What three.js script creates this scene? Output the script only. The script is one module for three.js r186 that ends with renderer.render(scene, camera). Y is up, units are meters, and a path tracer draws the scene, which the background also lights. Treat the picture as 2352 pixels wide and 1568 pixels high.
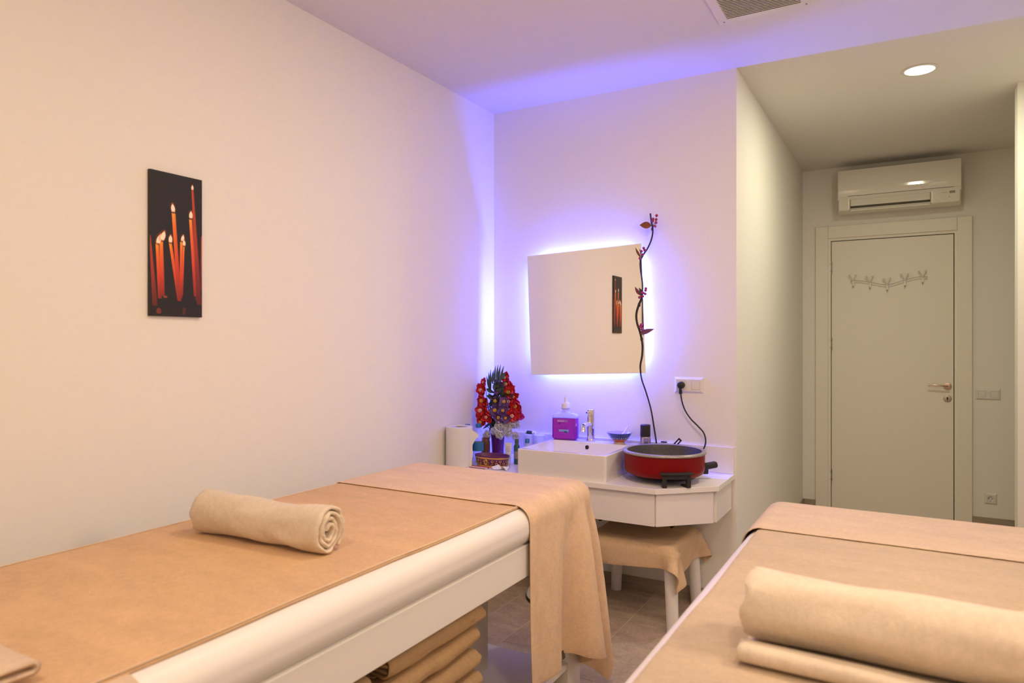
import * as THREE from 'three';
import { RoundedBoxGeometry } from 'three/addons/geometries/RoundedBoxGeometry.js';
import { mergeGeometries, mergeVertices } from 'three/addons/utils/BufferGeometryUtils.js';
import { RectAreaLightUniformsLib } from 'three/addons/lights/RectAreaLightUniformsLib.js';

// ---------------------------------------------------------------- camera, exposure, room lights
RectAreaLightUniformsLib.init();
const renderer = new THREE.WebGLRenderer({ antialias: true });
renderer.toneMapping = THREE.LinearToneMapping;
renderer.toneMappingExposure = 1.0;
renderer.shadowMap.enabled = true;
const scene = new THREE.Scene();
scene.background = new THREE.Color(0x000000);
const camera = new THREE.PerspectiveCamera(52.2, 2352 / 1568, 0.05, 40);
camera.position.set(2.14, 1.306, 3.52);
camera.rotation.set(0, Math.atan2(917, 1600), 0);
camera.focus = 3.5;
camera.userData.fStop = 3.5;
scene.add(camera);

const CEIL = 2.65;
const WARM = new THREE.Color().setRGB(1.0, 0.76, 0.55);
const NEUTRAL = new THREE.Color().setRGB(1.0, 0.97, 0.69);
const LED_BLUE = new THREE.Color().setRGB(0.055, 0.078, 1.0);
const WARM_POWER = 560, ALCOVE_POWER = 500, LED_POWER = 560;
// warm ceiling downlights of the treatment room (all above and behind the photographer's view)
const WALL_LAMP_POWER = 37;
const ROOM_LAMPS = [[1.5, 1.62, 0.42, 'farthest warm downlight, above the far end of the aisle'], [2.45, 2.75, 0.42, 'warm downlight nearest the right wall behind the camera'], [1.35, 3.6, 0.45, 'warm downlight behind the camera, above the aisle']];

// ---------------------------------------------------------------- helpers
const taken = new Map();
function numbered(name) {
  const n = taken.get(name) ?? 0; taken.set(name, n + 1);
  return n ? `${name}_${String(n).padStart(3, '0')}` : name;
}
function rng(seed) { let s = seed >>> 0; return () => { s = (s + 0x6d2b79f5) | 0; let t = Math.imul(s ^ (s >>> 15), 1 | s); t = (t + Math.imul(t ^ (t >>> 7), 61 | t)) ^ t; return ((t ^ (t >>> 14)) >>> 0) / 4294967296; }; }
const V = (x, y, z) => new THREE.Vector3(x, y, z);
function thing(name, label, category, [x, y, z] = [0, 0, 0], turn = 0, group) {
  const o = new THREE.Group(); o.name = numbered(name); o.position.set(x, y, z); o.rotation.y = turn;
  o.userData = { label, category }; if (group) o.userData.group = group; scene.add(o); return o;
}
function part(parent, name, geo, mat, [x, y, z] = [0, 0, 0], rot) {
  const m = new THREE.Mesh(geo, mat); m.name = name; m.position.set(x, y, z);
  if (rot) m.rotation.set(rot[0], rot[1], rot[2]); parent.add(m); return m;
}
function solo(name, geo, mat, label, category, pos = [0, 0, 0], rot, group) {
  const m = part(scene, numbered(name), geo, mat, pos, rot); m.userData = { label, category }; if (group) m.userData.group = group; return m;
}
function struct(name, geo, mat, pos = [0, 0, 0]) { const m = part(scene, numbered(name), geo, mat, pos); m.userData.kind = 'structure'; return m; }
function structGroup(name) { const g = new THREE.Group(); g.name = numbered(name); g.userData.kind = 'structure'; scene.add(g); return g; }
// uv in metres from position, by the way each face points
function metreUV(g) {
  const a = g.index ? g.toNonIndexed() : g; if (!a.attributes.normal) a.computeVertexNormals();
  const p = a.attributes.position, n = a.attributes.normal, uv = new Float32Array(p.count * 2);
  for (let i = 0; i < p.count; i++) {
    const ax = Math.abs(n.getX(i)), ay = Math.abs(n.getY(i)), az = Math.abs(n.getZ(i));
    if (ay >= ax && ay >= az) { uv[2 * i] = p.getX(i); uv[2 * i + 1] = p.getZ(i); }
    else if (ax >= az) { uv[2 * i] = p.getZ(i); uv[2 * i + 1] = p.getY(i); }
    else { uv[2 * i] = p.getX(i); uv[2 * i + 1] = p.getY(i); }
  }
  a.setAttribute('uv', new THREE.BufferAttribute(uv, 2)); return a;
}
function span(x0, x1, y0, y1, z0, z1) { const g = new THREE.BoxGeometry(x1 - x0, y1 - y0, z1 - z0); g.translate((x0 + x1) / 2, (y0 + y1) / 2, (z0 + z1) / 2); return metreUV(g); }
function rspan(x0, x1, y0, y1, z0, z1, r = 0.003, s = 2) { const g = new RoundedBoxGeometry(x1 - x0, y1 - y0, z1 - z0, s, r); g.translate((x0 + x1) / 2, (y0 + y1) / 2, (z0 + z1) / 2); return g; }
function rbox(w, h, d, r = 0.003, s = 2) { return new RoundedBoxGeometry(w, h, d, s, r); }
function lathe(pts, seg = 40) { return new THREE.LatheGeometry(pts.map(([r, y]) => new THREE.Vector2(Math.max(r, 0.00001), y)), seg); }
function cyl(r0, r1, h, seg = 24) { return new THREE.CylinderGeometry(r0, r1, h, seg); }
function tube(points, r, seg = 80, rs = 8) { return new THREE.TubeGeometry(new THREE.CatmullRomCurve3(points.map((p) => V(...p))), seg, r, rs, false); }
function merged(list) { return mergeGeometries(list.map((g) => { const a = g.index ? g.toNonIndexed() : g.clone(); for (const k of Object.keys(a.attributes)) if (!['position', 'normal', 'uv'].includes(k)) a.deleteAttribute(k); return a; })); }
function moved(g, x = 0, y = 0, z = 0, rx = 0, ry = 0, rz = 0) { const a = g.clone(); a.applyMatrix4(new THREE.Matrix4().compose(V(x, y, z), new THREE.Quaternion().setFromEuler(new THREE.Euler(rx, ry, rz)), V(1, 1, 1))); return a; }

// ---------------------------------------------------------------- noise and textures
function lattice(seed, n) { const r = rng(seed), a = new Float32Array(n * n); for (let i = 0; i < a.length; i++) a[i] = r(); return a; }
function pnoise(lat, n, x, y) {
  const xi = Math.floor(x), yi = Math.floor(y), fx = x - xi, fy = y - yi, u = fx * fx * (3 - 2 * fx), v = fy * fy * (3 - 2 * fy);
  const g = (i, j) => lat[(((j % n) + n) % n) * n + (((i % n) + n) % n)];
  return (g(xi, yi) * (1 - u) + g(xi + 1, yi) * u) * (1 - v) + (g(xi, yi + 1) * (1 - u) + g(xi + 1, yi + 1) * u) * v;
}
function noiseField(seed) { const n = 64, l = lattice(seed, n); return (x, y) => pnoise(l, n, x, y) * 2 - 1; }
function texture(size, fn, srgb = false) {
  const d = new Uint8Array(size * size * 4);
  for (let j = 0; j < size; j++) for (let i = 0; i < size; i++) { const c = fn(i / size, j / size, i, j), o = 4 * (j * size + i); for (let k = 0; k < 3; k++) d[o + k] = Math.max(0, Math.min(255, (Array.isArray(c) ? c[k] : c) * 255)); d[o + 3] = 255; }
  const t = new THREE.DataTexture(d, size, size); t.wrapS = t.wrapT = THREE.RepeatWrapping; t.magFilter = THREE.LinearFilter; t.minFilter = THREE.LinearMipmapLinearFilter; t.generateMipmaps = true;
  if (srgb) t.colorSpace = THREE.SRGBColorSpace; t.needsUpdate = true; return t;
}
function withRepeat(t, metres) { const c = t.clone(); c.repeat.set(1 / metres, 1 / metres); c.needsUpdate = true; return c; }
function fbmTex(seed, freqs, amps) {
  const ls = freqs.map((f, k) => lattice(seed + k * 7, typeof f === 'number' ? f : Math.max(f[0], f[1])));
  return (u, v) => { let s = 0; freqs.forEach((f, k) => { const fx = typeof f === 'number' ? f : f[0], fy = typeof f === 'number' ? f : f[1], n = Math.max(fx, fy), l = ls[k];
    const x = u * fx, y = v * fy, xi = Math.floor(x), yi = Math.floor(y), a = x - xi, b = y - yi, p = a * a * (3 - 2 * a), q = b * b * (3 - 2 * b), g = (i, j) => l[(j % fy) * n + (i % fx)];
    s += amps[k] * (((g(xi, yi) * (1 - p) + g(xi + 1, yi) * p) * (1 - q) + (g(xi, yi + 1) * (1 - p) + g(xi + 1, yi + 1) * p) * q) - 0.5); }); return s; };
}
const clothTone = fbmTex(11, [[4, 10], [9, 26], 60, 160], [0.04, 0.035, 0.03, 0.04]);
const clothMap = texture(512, (u, v) => { const t = 0.93 + clothTone(u, v); return [t, t * 0.992 + 0.004, t * 0.985 + 0.004]; }, true);
const clothFuzz = fbmTex(23, [[160, 90], 220, [12, 30]], [0.35, 0.4, 0.3]);
const clothBump = texture(512, (u, v) => 0.5 + clothFuzz(u, v));
const plasterF = fbmTex(31, [6, 24, 90, 200], [0.25, 0.25, 0.3, 0.3]);
const plasterBump = texture(512, (u, v) => 0.5 + plasterF(u, v));
const tileF = fbmTex(41, [[3, 3], [8, 20], 60, 180], [0.12, 0.10, 0.08, 0.10]);
const tileMap = texture(512, (u, v) => { const t = 0.88 + tileF(u, v); return [t, t * 0.99, t * 0.97]; }, true);
const speckR = rng(77);
const speckMap = texture(256, () => { const k = speckR(); const t = k > 0.93 ? 0.62 : k > 0.8 ? 0.42 : k < 0.15 ? 0.22 : 0.32; return [t, t * 0.99, t]; }, true);

const rimR = rng(78);
const rimMap = texture(256, () => { const k = rimR(); const t = k > 0.9 ? 0.95 : k > 0.6 ? 0.72 : k < 0.15 ? 0.42 : 0.6; return [t, t * 0.98, t * 0.95]; }, true);

// ---------------------------------------------------------------- materials
const lin = (r, g, b) => new THREE.Color().setRGB(r, g, b);
const std = (c, roughness = 0.6, o = {}) => new THREE.MeshPhysicalMaterial({ color: c, roughness, ...o });
const M = {
  wall: std(lin(0.87, 0.84, 0.77), 0.9, { bumpMap: withRepeat(plasterBump, 0.5), bumpScale: 0.0003 }),
  ceiling: std(lin(0.80, 0.77, 0.72), 0.95),
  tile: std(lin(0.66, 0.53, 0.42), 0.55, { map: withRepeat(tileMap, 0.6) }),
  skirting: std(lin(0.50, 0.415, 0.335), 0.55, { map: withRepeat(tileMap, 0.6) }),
  grout: std(lin(0.78, 0.70, 0.60), 0.9),
  doorWhite: std(lin(0.88, 0.83, 0.73), 0.45),
  lacquer: std(lin(0.90, 0.865, 0.82), 0.4),
  counter: std(lin(0.90, 0.865, 0.83), 0.32),
  ceramic: std(lin(0.84, 0.81, 0.77), 0.12, { clearcoat: 0.6, clearcoatRoughness: 0.05 }),
  vinyl: std(lin(0.89, 0.85, 0.81), 0.42),
  sheet: std(lin(0.81, 0.53, 0.295), 0.95, { map: withRepeat(clothMap, 0.7), bumpMap: withRepeat(clothBump, 0.35), bumpScale: 0.0007, sheen: 0.25, sheenRoughness: 0.6, sheenColor: lin(1, 0.85, 0.65) }),
  towel: std(lin(0.79, 0.61, 0.45), 0.95, { map: withRepeat(clothMap, 0.6), bumpMap: withRepeat(clothBump, 0.3), bumpScale: 0.0007, sheen: 0.25, sheenRoughness: 0.6, sheenColor: lin(1, 0.88, 0.7) }),
  sheetPale: std(lin(0.66, 0.52, 0.37), 0.95, { map: withRepeat(clothMap, 0.7), bumpMap: withRepeat(clothBump, 0.35), bumpScale: 0.0007, sheen: 0.25, sheenRoughness: 0.6, sheenColor: lin(1, 0.88, 0.7) }),
  endTowel: std(lin(0.92, 0.66, 0.44), 0.95, { map: withRepeat(clothMap, 0.6), bumpMap: withRepeat(clothBump, 0.3), bumpScale: 0.0007, sheen: 0.25, sheenRoughness: 0.6, sheenColor: lin(1, 0.86, 0.68) }),
  rollTowel: std(lin(0.88, 0.76, 0.61), 0.95, { map: withRepeat(clothMap, 0.6), bumpMap: withRepeat(clothBump, 0.3), bumpScale: 0.0007, sheen: 0.2, sheenRoughness: 0.6, sheenColor: lin(1, 0.9, 0.75) }),
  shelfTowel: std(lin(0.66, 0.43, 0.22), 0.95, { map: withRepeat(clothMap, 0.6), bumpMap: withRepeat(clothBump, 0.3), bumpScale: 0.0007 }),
  hem: std(lin(0.82, 0.60, 0.38), 0.95, { bumpMap: withRepeat(clothBump, 0.2), bumpScale: 0.001 }),
  stoolCloth: std(lin(0.88, 0.63, 0.38), 0.95, { map: withRepeat(clothMap, 0.5), bumpMap: withRepeat(clothBump, 0.3), bumpScale: 0.0007 }),
  ductMetal: std(lin(0.42, 0.42, 0.43), 0.5, { metalness: 0.6 }),
  label: std(lin(0.10, 0.075, 0.05), 0.7),
  mirror: std(lin(0.93, 0.93, 0.93), 0.015, { metalness: 1 }),
  mirrorBack: std(lin(0.6, 0.6, 0.62), 0.6),
  ledHousing: std(lin(0.75, 0.75, 0.78), 0.6),
  chrome: std(lin(0.82, 0.80, 0.78), 0.08, { metalness: 1 }),
  brass: std(lin(0.62, 0.50, 0.40), 0.22, { metalness: 1 }),
  steel: std(lin(0.55, 0.50, 0.44), 0.3, { metalness: 1 }),
  hinge: std(lin(0.35, 0.30, 0.25), 0.4, { metalness: 1 }),
  black: std(lin(0.012, 0.011, 0.012), 0.4),
  blackSoft: std(lin(0.02, 0.018, 0.02), 0.6),
  dark: std(lin(0.02, 0.016, 0.012), 0.9),
  panRed: std(lin(0.22, 0.0015, 0.003), 0.38, { specularIntensity: 0.45 }),
  panStone: std(lin(0.9, 0.88, 0.9), 0.45, { map: speckMap }),
  panRim: std(lin(0.95, 0.92, 0.9), 0.3, { map: rimMap, metalness: 0.35 }),
  plasticWhite: std(lin(0.80, 0.77, 0.72), 0.3),
  acWhite: std(lin(0.84, 0.80, 0.70), 0.08),
  acGrey: std(lin(0.30, 0.27, 0.22), 0.5),
  paper: std(lin(0.84, 0.82, 0.80), 0.95, { bumpMap: withRepeat(clothBump, 0.2), bumpScale: 0.0004 }),
  cardboard: std(lin(0.42, 0.34, 0.26), 0.9),
  leafGreen: std(lin(0.035, 0.075, 0.045), 0.5),
  petalRed: std(lin(0.62, 0.012, 0.02), 0.6, { sheen: 0.3, sheenColor: lin(1, 0.3, 0.3) }),
  petalMagenta: std(lin(0.55, 0.02, 0.22), 0.6),
  petalPurple: std(lin(0.15, 0.07, 0.30), 0.6),
  petalWhite: std(lin(0.88, 0.86, 0.92), 0.95, { transmission: 0.35, thickness: 0 }),
  stamenYellow: std(lin(0.75, 0.42, 0.06), 0.7),
  stamenPale: std(lin(0.8, 0.45, 0.35), 0.7),
  vase: std(lin(0.10, 0.012, 0.14), 0.15, { clearcoat: 0.5 }),
  boxPurple: std(lin(0.13, 0.02, 0.10), 0.4),
  gold: std(lin(0.78, 0.46, 0.12), 0.28, { metalness: 1 }),
  goldDark: std(lin(0.22, 0.06, 0.05), 0.4),
  jewel: std(lin(0.02, 0.05, 0.12), 0.1),
  combRed: std(lin(0.45, 0.03, 0.08), 0.35),
  capBlue: std(lin(0.02, 0.16, 0.42), 0.35),
  clearPlastic: std(lin(0.93, 0.95, 0.97), 0.08, { transmission: 0.9, thickness: 0, ior: 1.45 }),
  milkyPlastic: std(lin(0.85, 0.87, 0.92), 0.35, { transmission: 0.5, thickness: 0 }),
  bottleLabel: std(lin(0.04, 0.22, 0.38), 0.5),
  jarBrown: std(lin(0.12, 0.035, 0.02), 0.35),
  greenGlass: std(lin(0.05, 0.16, 0.13), 0.15, { transmission: 0.35, thickness: 0 }),
  labelWhite: std(lin(0.72, 0.72, 0.74), 0.7),
  soapPink: std(lin(0.40, 0.02, 0.52), 0.12, { transmission: 0.35, thickness: 0 }),
  soapClear: std(lin(0.80, 0.82, 0.90), 0.25, { transmission: 0.55, thickness: 0 }),
  bowlBlue: std(lin(0.012, 0.035, 0.14), 0.2, { clearcoat: 0.4 }),
  bowlMid: std(lin(0.04, 0.06, 0.20), 0.2, { clearcoat: 0.7 }),
  bowlRed: std(lin(0.55, 0.06, 0.02), 0.2, { clearcoat: 0.7 }),
  bowlCream: std(lin(0.62, 0.46, 0.30), 0.3),
  bowlInside: std(lin(0.45, 0.36, 0.48), 0.25, { clearcoat: 0.6 }),
  canMetal: std(lin(0.50, 0.42, 0.48), 0.25, { metalness: 0.9 }),
  stemDark: std(lin(0.022, 0.016, 0.02), 0.6),
  berry: std(lin(0.36, 0.008, 0.05), 0.25, { clearcoat: 0.5 }),
  leafBrown: std(lin(0.24, 0.075, 0.03), 0.7),
  leafPurple: std(lin(0.20, 0.06, 0.07), 0.7),
  liquid: std(lin(0.8, 0.8, 0.82), 0.3),
};
const lampGlow = (c, k) => new THREE.MeshStandardMaterial({ color: 0x222222, emissive: c, emissiveIntensity: k, roughness: 0.6 });

// ---------------------------------------------------------------- the room
const CORNER = 1.394, DEEP = -2.41, RIGHT = 3.4, NEAR = 4.4;
const floor = structGroup('floor');
part(floor, 'grout_bed', span(-0.15, RIGHT + 0.15, -0.15, -0.0015, DEEP - 0.15, NEAR + 0.15), M.grout);
{
  const tw = 0.2, tl = 0.6, gap = 0.0028, geo = rbox(tw - gap, 0.012, tl - gap, 0.0012, 1); metreUV(geo);
  const variants = [0, 1, 2].map((k) => { const g = metreUV(moved(geo, 0, 0, 0)); const uv = g.attributes.uv; for (let i = 0; i < uv.count; i++) uv.setXY(i, uv.getX(i) + k * 0.37, uv.getY(i) + k * 0.21); return g; });
  const r = rng(5);
  for (let i = 0; i < 9; i++) for (let j = -1; j < 4; j++) {
    if (j < 0 && i < 7 && (i % 2 ? -0.30 : 0) + (i % 3) * 0.07 < 0.001) continue;
    const x0 = -0.01 + i * tw, z0 = (i % 2 ? -0.30 : 0) + j * tl + (i % 3) * 0.07;
    const m = part(floor, 'floor_tile', variants[Math.floor(r() * 3)], M.tile, [x0 + tw / 2, -0.006, z0 + tl / 2]);
  }
  const rest = [span(-0.01, 1.79, -0.012, 0, 2.2, NEAR), span(1.794, RIGHT, -0.012, 0, DEEP, NEAR), span(CORNER, 1.79, -0.012, 0, DEEP, -0.835)];
  for (const g of rest) part(floor, 'floor_slab', g, M.tile);
}
{ // ceiling slab with the ventilation shaft cut through it
  const s = new THREE.Shape(); s.moveTo(-0.15, DEEP - 0.15); s.lineTo(RIGHT + 0.15, DEEP - 0.15); s.lineTo(RIGHT + 0.15, NEAR + 0.15); s.lineTo(-0.15, NEAR + 0.15); s.closePath();
  const h = new THREE.Path(); h.moveTo(1.470, 0.560); h.lineTo(1.470, 0.920); h.lineTo(1.770, 0.920); h.lineTo(1.770, 0.560); h.closePath(); s.holes.push(h);
  const g = new THREE.ExtrudeGeometry(s, { depth: 0.15, bevelEnabled: false }); g.rotateX(Math.PI / 2); g.translate(0, CEIL + 0.15, 0);
  struct('ceiling', metreUV(g), M.ceiling);
}
struct('wall_left', span(-0.15, 0, 0, CEIL, DEEP - 0.15, NEAR + 0.15), M.wall);
struct('wall_back', span(0, CORNER, 0, CEIL, DEEP, 0), M.wall);
struct('wall_right', span(2.9, RIGHT + 0.15, 0, CEIL, -0.93, NEAR + 0.15), M.wall);
struct('wall_nook', span(RIGHT, RIGHT + 0.15, 0, CEIL, DEEP - 0.15, -0.93), M.wall);
struct('wall_front', span(0, 2.9, 0, CEIL, NEAR, NEAR + 0.15), M.wall);
struct('wall_stub', span(2.62, RIGHT, 0, CEIL, -1.05, -0.93), M.wall);
{ // alcove end wall with the door opening cut through it
  const s = new THREE.Shape(); s.moveTo(0, 0); s.lineTo(RIGHT, 0); s.lineTo(RIGHT, CEIL); s.lineTo(0, CEIL); s.closePath();
  const h = new THREE.Path(); h.moveTo(1.575, 0.002); h.lineTo(1.575, 2.108); h.lineTo(2.432, 2.108); h.lineTo(2.432, 0.002); h.closePath(); s.holes.push(h);
  const g = new THREE.ExtrudeGeometry(s, { depth: 0.15, bevelEnabled: false }); g.translate(0, 0, DEEP - 0.15);
  struct('wall_alcove', metreUV(g), M.wall);
}
// skirting tiles
{
  const b = structGroup('baseboard_back');
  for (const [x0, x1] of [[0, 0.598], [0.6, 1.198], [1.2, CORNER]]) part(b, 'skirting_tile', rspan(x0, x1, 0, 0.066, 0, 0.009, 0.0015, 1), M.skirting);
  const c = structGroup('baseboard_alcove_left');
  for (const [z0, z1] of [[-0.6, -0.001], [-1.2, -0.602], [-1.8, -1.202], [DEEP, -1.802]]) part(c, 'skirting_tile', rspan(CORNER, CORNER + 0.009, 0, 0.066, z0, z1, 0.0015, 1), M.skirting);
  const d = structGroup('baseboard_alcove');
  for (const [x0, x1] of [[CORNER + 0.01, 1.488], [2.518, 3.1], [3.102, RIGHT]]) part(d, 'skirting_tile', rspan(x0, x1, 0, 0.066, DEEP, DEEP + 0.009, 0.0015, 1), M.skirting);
}

// ---------------------------------------------------------------- ceiling lamps
function downlight(x, z, r, color, power, label, group) {
  const t = thing('ceiling_downlight', label, 'ceiling light', [x, CEIL, z], 0, group);
  part(t, 'trim_ring', lathe([[r, 0], [r + 0.012, 0], [r + 0.013, -0.003], [r + 0.002, -0.006], [r, -0.004], [r, 0]], 48), M.plasticWhite);
  part(t, 'diffuser', lathe([[0, -0.003], [r, -0.003]], 48), lampGlow(color, 6));
  const l = new THREE.RectAreaLight(color, power, r * 1.38, r * 1.38); l.position.set(0, -0.0075, 0); l.rotation.x = -Math.PI / 2; t.add(l);
  return t;
}
ROOM_LAMPS.forEach(([x, z, share, label]) => downlight(x, z, 0.12, WARM, WARM_POWER * share * 0.5, label, 'warm downlights over the beds'));
{ // warm wall lamp on the right-hand wall, beside the photographer
  const t = thing('wall_lamp', 'warm square wall lamp on the right wall above the right bed', 'wall lamp', [2.9, 1.82, 1.9]);
  part(t, 'back_plate', rspan(-0.02, -0.001, -0.17, 0.17, -0.17, 0.17, 0.004), M.plasticWhite);
  part(t, 'shade', rspan(-0.06, -0.02, -0.155, 0.155, -0.155, 0.155, 0.006), lampGlow(WARM, 4));
  const l = new THREE.RectAreaLight(WARM, WALL_LAMP_POWER, 0.3, 0.3); l.position.set(-0.0615, 0, 0); l.rotation.y = Math.PI / 2; t.add(l);
}
downlight(2.176, -0.472, 0.066, NEUTRAL, ALCOVE_POWER, 'bright round recessed downlight in the alcove ceiling');

// ---------------------------------------------------------------- door
{
  const d = structGroup('door_1'), z = DEEP;
  const cas = (x0, x1, y0, y1) => part(d, 'casing_board', rspan(x0, x1, y0, y1, z, z + 0.022, 0.004), M.doorWhite);
  cas(1.489, 1.579, 0, 2.197); cas(2.426, 2.516, 0, 2.197); cas(1.5795, 2.4255, 2.104, 2.197);
  part(d, 'jamb', span(1.575, 1.598, 0, 2.108, z - 0.15, z + 0.008), M.doorWhite);
  part(d, 'jamb', span(2.409, 2.432, 0, 2.108, z - 0.15, z + 0.008), M.doorWhite);
  part(d, 'jamb', span(1.598, 2.409, 2.085, 2.108, z - 0.15, z + 0.008), M.doorWhite);
  const leaf = part(d, 'door_leaf', rspan(1.602, 2.404, 0.006, 2.080, z - 0.045, z - 0.003, 0.002), M.doorWhite);
  for (const y of [1.879, 1.286, 0.268]) part(d, 'hinge', moved(merged([cyl(0.0065, 0.0065, 0.1, 12), moved(cyl(0.008, 0.008, 0.012, 12), 0, 0.03), moved(cyl(0.008, 0.008, 0.012, 12), 0, -0.03)]), 1.600, y, z + 0.002), M.hinge);
  const h = part(d, 'door_handle', moved(lathe([[0, 0.009], [0.024, 0.009], [0.026, 0.006], [0.026, 0]], 32), 2.366, 0.984, z - 0.003, Math.PI / 2), M.brass);
  part(h, 'lever', merged([moved(cyl(0.009, 0.009, 0.05, 16), 2.366, 0.984, z + 0.02, Math.PI / 2), tube([[2.368, 0.984, z + 0.044], [2.335, 0.987, z + 0.049], [2.29, 0.991, z + 0.05], [2.245, 0.989, z + 0.046]], 0.0062, 30, 10)]), M.brass);
  const k = part(d, 'lock_rosette', moved(lathe([[0, 0.008], [0.023, 0.008], [0.026, 0.005], [0.026, 0]], 32), 2.366, 0.894, z - 0.003, Math.PI / 2), M.steel);
  part(k, 'keyhole_shade', merged([moved(cyl(0.006, 0.006, 0.003, 16), 2.366, 0.899, z + 0.005, Math.PI / 2), moved(rbox(0.006, 0.016, 0.003, 0.001), 2.366, 0.889, z + 0.005)]), M.dark);  // solid dark piece painted as the shaded inside of the keyhole
}
{ // coat rack screwed to the door
  const t = thing('coat_rack', 'white wavy five-hook coat rack fixed to the door', 'coat rack', [1.734, 1.76, DEEP - 0.003]);
  const xs = [0.021, 0.135, 0.25, 0.365, 0.478], ys = [0.0, -0.022, -0.034, -0.006, 0.005];
  for (const dy of [0.008, -0.008]) part(t, 'rail', tube([[0, 0.004 + dy, 0.008], [0.06, 0.004 + dy, 0.008], [0.14, -0.012 + dy, 0.008], [0.25, -0.034 + dy, 0.008], [0.37, -0.004 + dy, 0.008], [0.44, 0.014 + dy, 0.008], [0.51, 0.013 + dy, 0.008]], 0.0022, 40, 6), M.plasticWhite);
  const hy = [0.003, -0.012, -0.034, -0.006, 0.013];
  xs.forEach((x, i) => {
    const y = hy[i], h = part(t, 'hook', merged([moved(rbox(0.014, 0.046, 0.006, 0.002), x, y - 0.012, 0.011), tube([[x, y, 0.012], [x - 0.012, y + 0.028, 0.024], [x - 0.024, y + 0.046, 0.034]], 0.0035, 12, 6), tube([[x, y, 0.012], [x + 0.011, y + 0.028, 0.024], [x + 0.02, y + 0.048, 0.034]], 0.0035, 12, 6), tube([[x, y - 0.03, 0.012], [x, y - 0.042, 0.02], [x, y - 0.04, 0.03]], 0.004, 12, 6)]), M.plasticWhite);
    for (const [dx, dy] of [[-0.024, 0.048], [0.02, 0.05]]) part(h, 'hook_knob', moved(new THREE.SphereGeometry(0.007, 10, 8), x + dx, y + dy, 0.035), M.plasticWhite);
  });
  for (const [x, y] of [[0.006, 0.004], [0.5, 0.013]]) part(t, 'screw', moved(cyl(0.003, 0.003, 0.003, 10), x, y, 0.006, Math.PI / 2), M.hinge);
}
// ---------------------------------------------------------------- air conditioner
{
  const t = thing('air_conditioner', 'white wall-mounted split air conditioner above the door', 'air conditioner', [2.052, 2.27, DEEP]);
  const W = 0.772, prof = (pts) => { const s = new THREE.Shape(); pts.forEach(([z, y], i) => i ? s.lineTo(z, y) : s.moveTo(z, y)); s.closePath(); const g = new THREE.ExtrudeGeometry(s, { depth: W, bevelEnabled: true, bevelSize: 0.004, bevelThickness: 0.004, bevelSegments: 2 }); g.rotateY(-Math.PI / 2); g.translate(W / 2, 0, 0); return g; };
  // lower body, with the outlet left open under the flap
  part(t, 'body', prof([[0.004, 0.012], [0.10, 0.0], [0.168, 0.016], [0.170, 0.022], [0.075, 0.030], [0.060, 0.060], [0.075, 0.090], [0.196, 0.093], [0.202, 0.107], [0.120, 0.108], [0.120, 0.290], [0.004, 0.290]]), M.acWhite);
  for (const [x0, x1] of [[-0.386, -0.305], [0.205, 0.386]]) part(t, 'side_cheek', moved(rbox(x1 - x0, 0.102, 0.15, 0.012, 3), (x0 + x1) / 2, 0.058, 0.126), M.acWhite);
  const fp = []; for (let i = 0; i <= 10; i++) { const k = i / 10; fp.push([0.206 - 0.045 * (k - 0.32) * (k - 0.32), 0.116 + 0.19 * k]); }
  part(t, 'front_panel', (() => { const s = new THREE.Shape(); s.moveTo(0.125, 0.116); fp.forEach(([z, y]) => s.lineTo(z, y)); s.lineTo(0.125, 0.306); s.closePath(); const g = new THREE.ExtrudeGeometry(s, { depth: W, bevelEnabled: true, bevelSize: 0.002, bevelThickness: 0.002, bevelSegments: 2 }); g.rotateY(-Math.PI / 2); g.translate(W / 2, 0, 0); return g; })(), M.acWhite);
  for (const [a, b] of [[-0.386, -0.32], [0.345, 0.386]]) part(t, 'gap_end', span(a, b, 0.106, 0.115, 0.13, 0.2035), M.acWhite);
  part(t, 'air_flap', moved(rbox(0.506, 0.056, 0.008, 0.003), -0.05, 0.066, 0.192, -0.12), M.acWhite);
  part(t, 'lower_lip', moved(rbox(0.512, 0.012, 0.05, 0.004), -0.05, 0.014, 0.168, 0.3), M.acWhite);
  part(t, 'display', moved(rbox(0.034, 0.017, 0.004, 0.001), 0.335, 0.078, 0.201), M.acGrey);
  part(t, 'indicator', moved(cyl(0.0025, 0.0025, 0.004, 10), 0.318, 0.045, 0.201, Math.PI / 2), M.dark);
  part(t, 'seam_mark', moved(rbox(0.034, 0.0018, 0.003, 0.0005), 0.29, 0.077, 0.201), M.acGrey);
  part(t, 'lettering_plate', moved(rbox(0.06, 0.006, 0.002, 0.0006), 0.19, 0.012, 0.186), M.acGrey);
  const g = []; for (let i = 0; i < 9; i++) g.push(moved(rbox(0.74, 0.004, 0.006, 0.001, 1), 0, 0.293, 0.02 + i * 0.015));
  g.forEach((q) => part(t, 'top_slat', q, M.acWhite));
}
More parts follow.
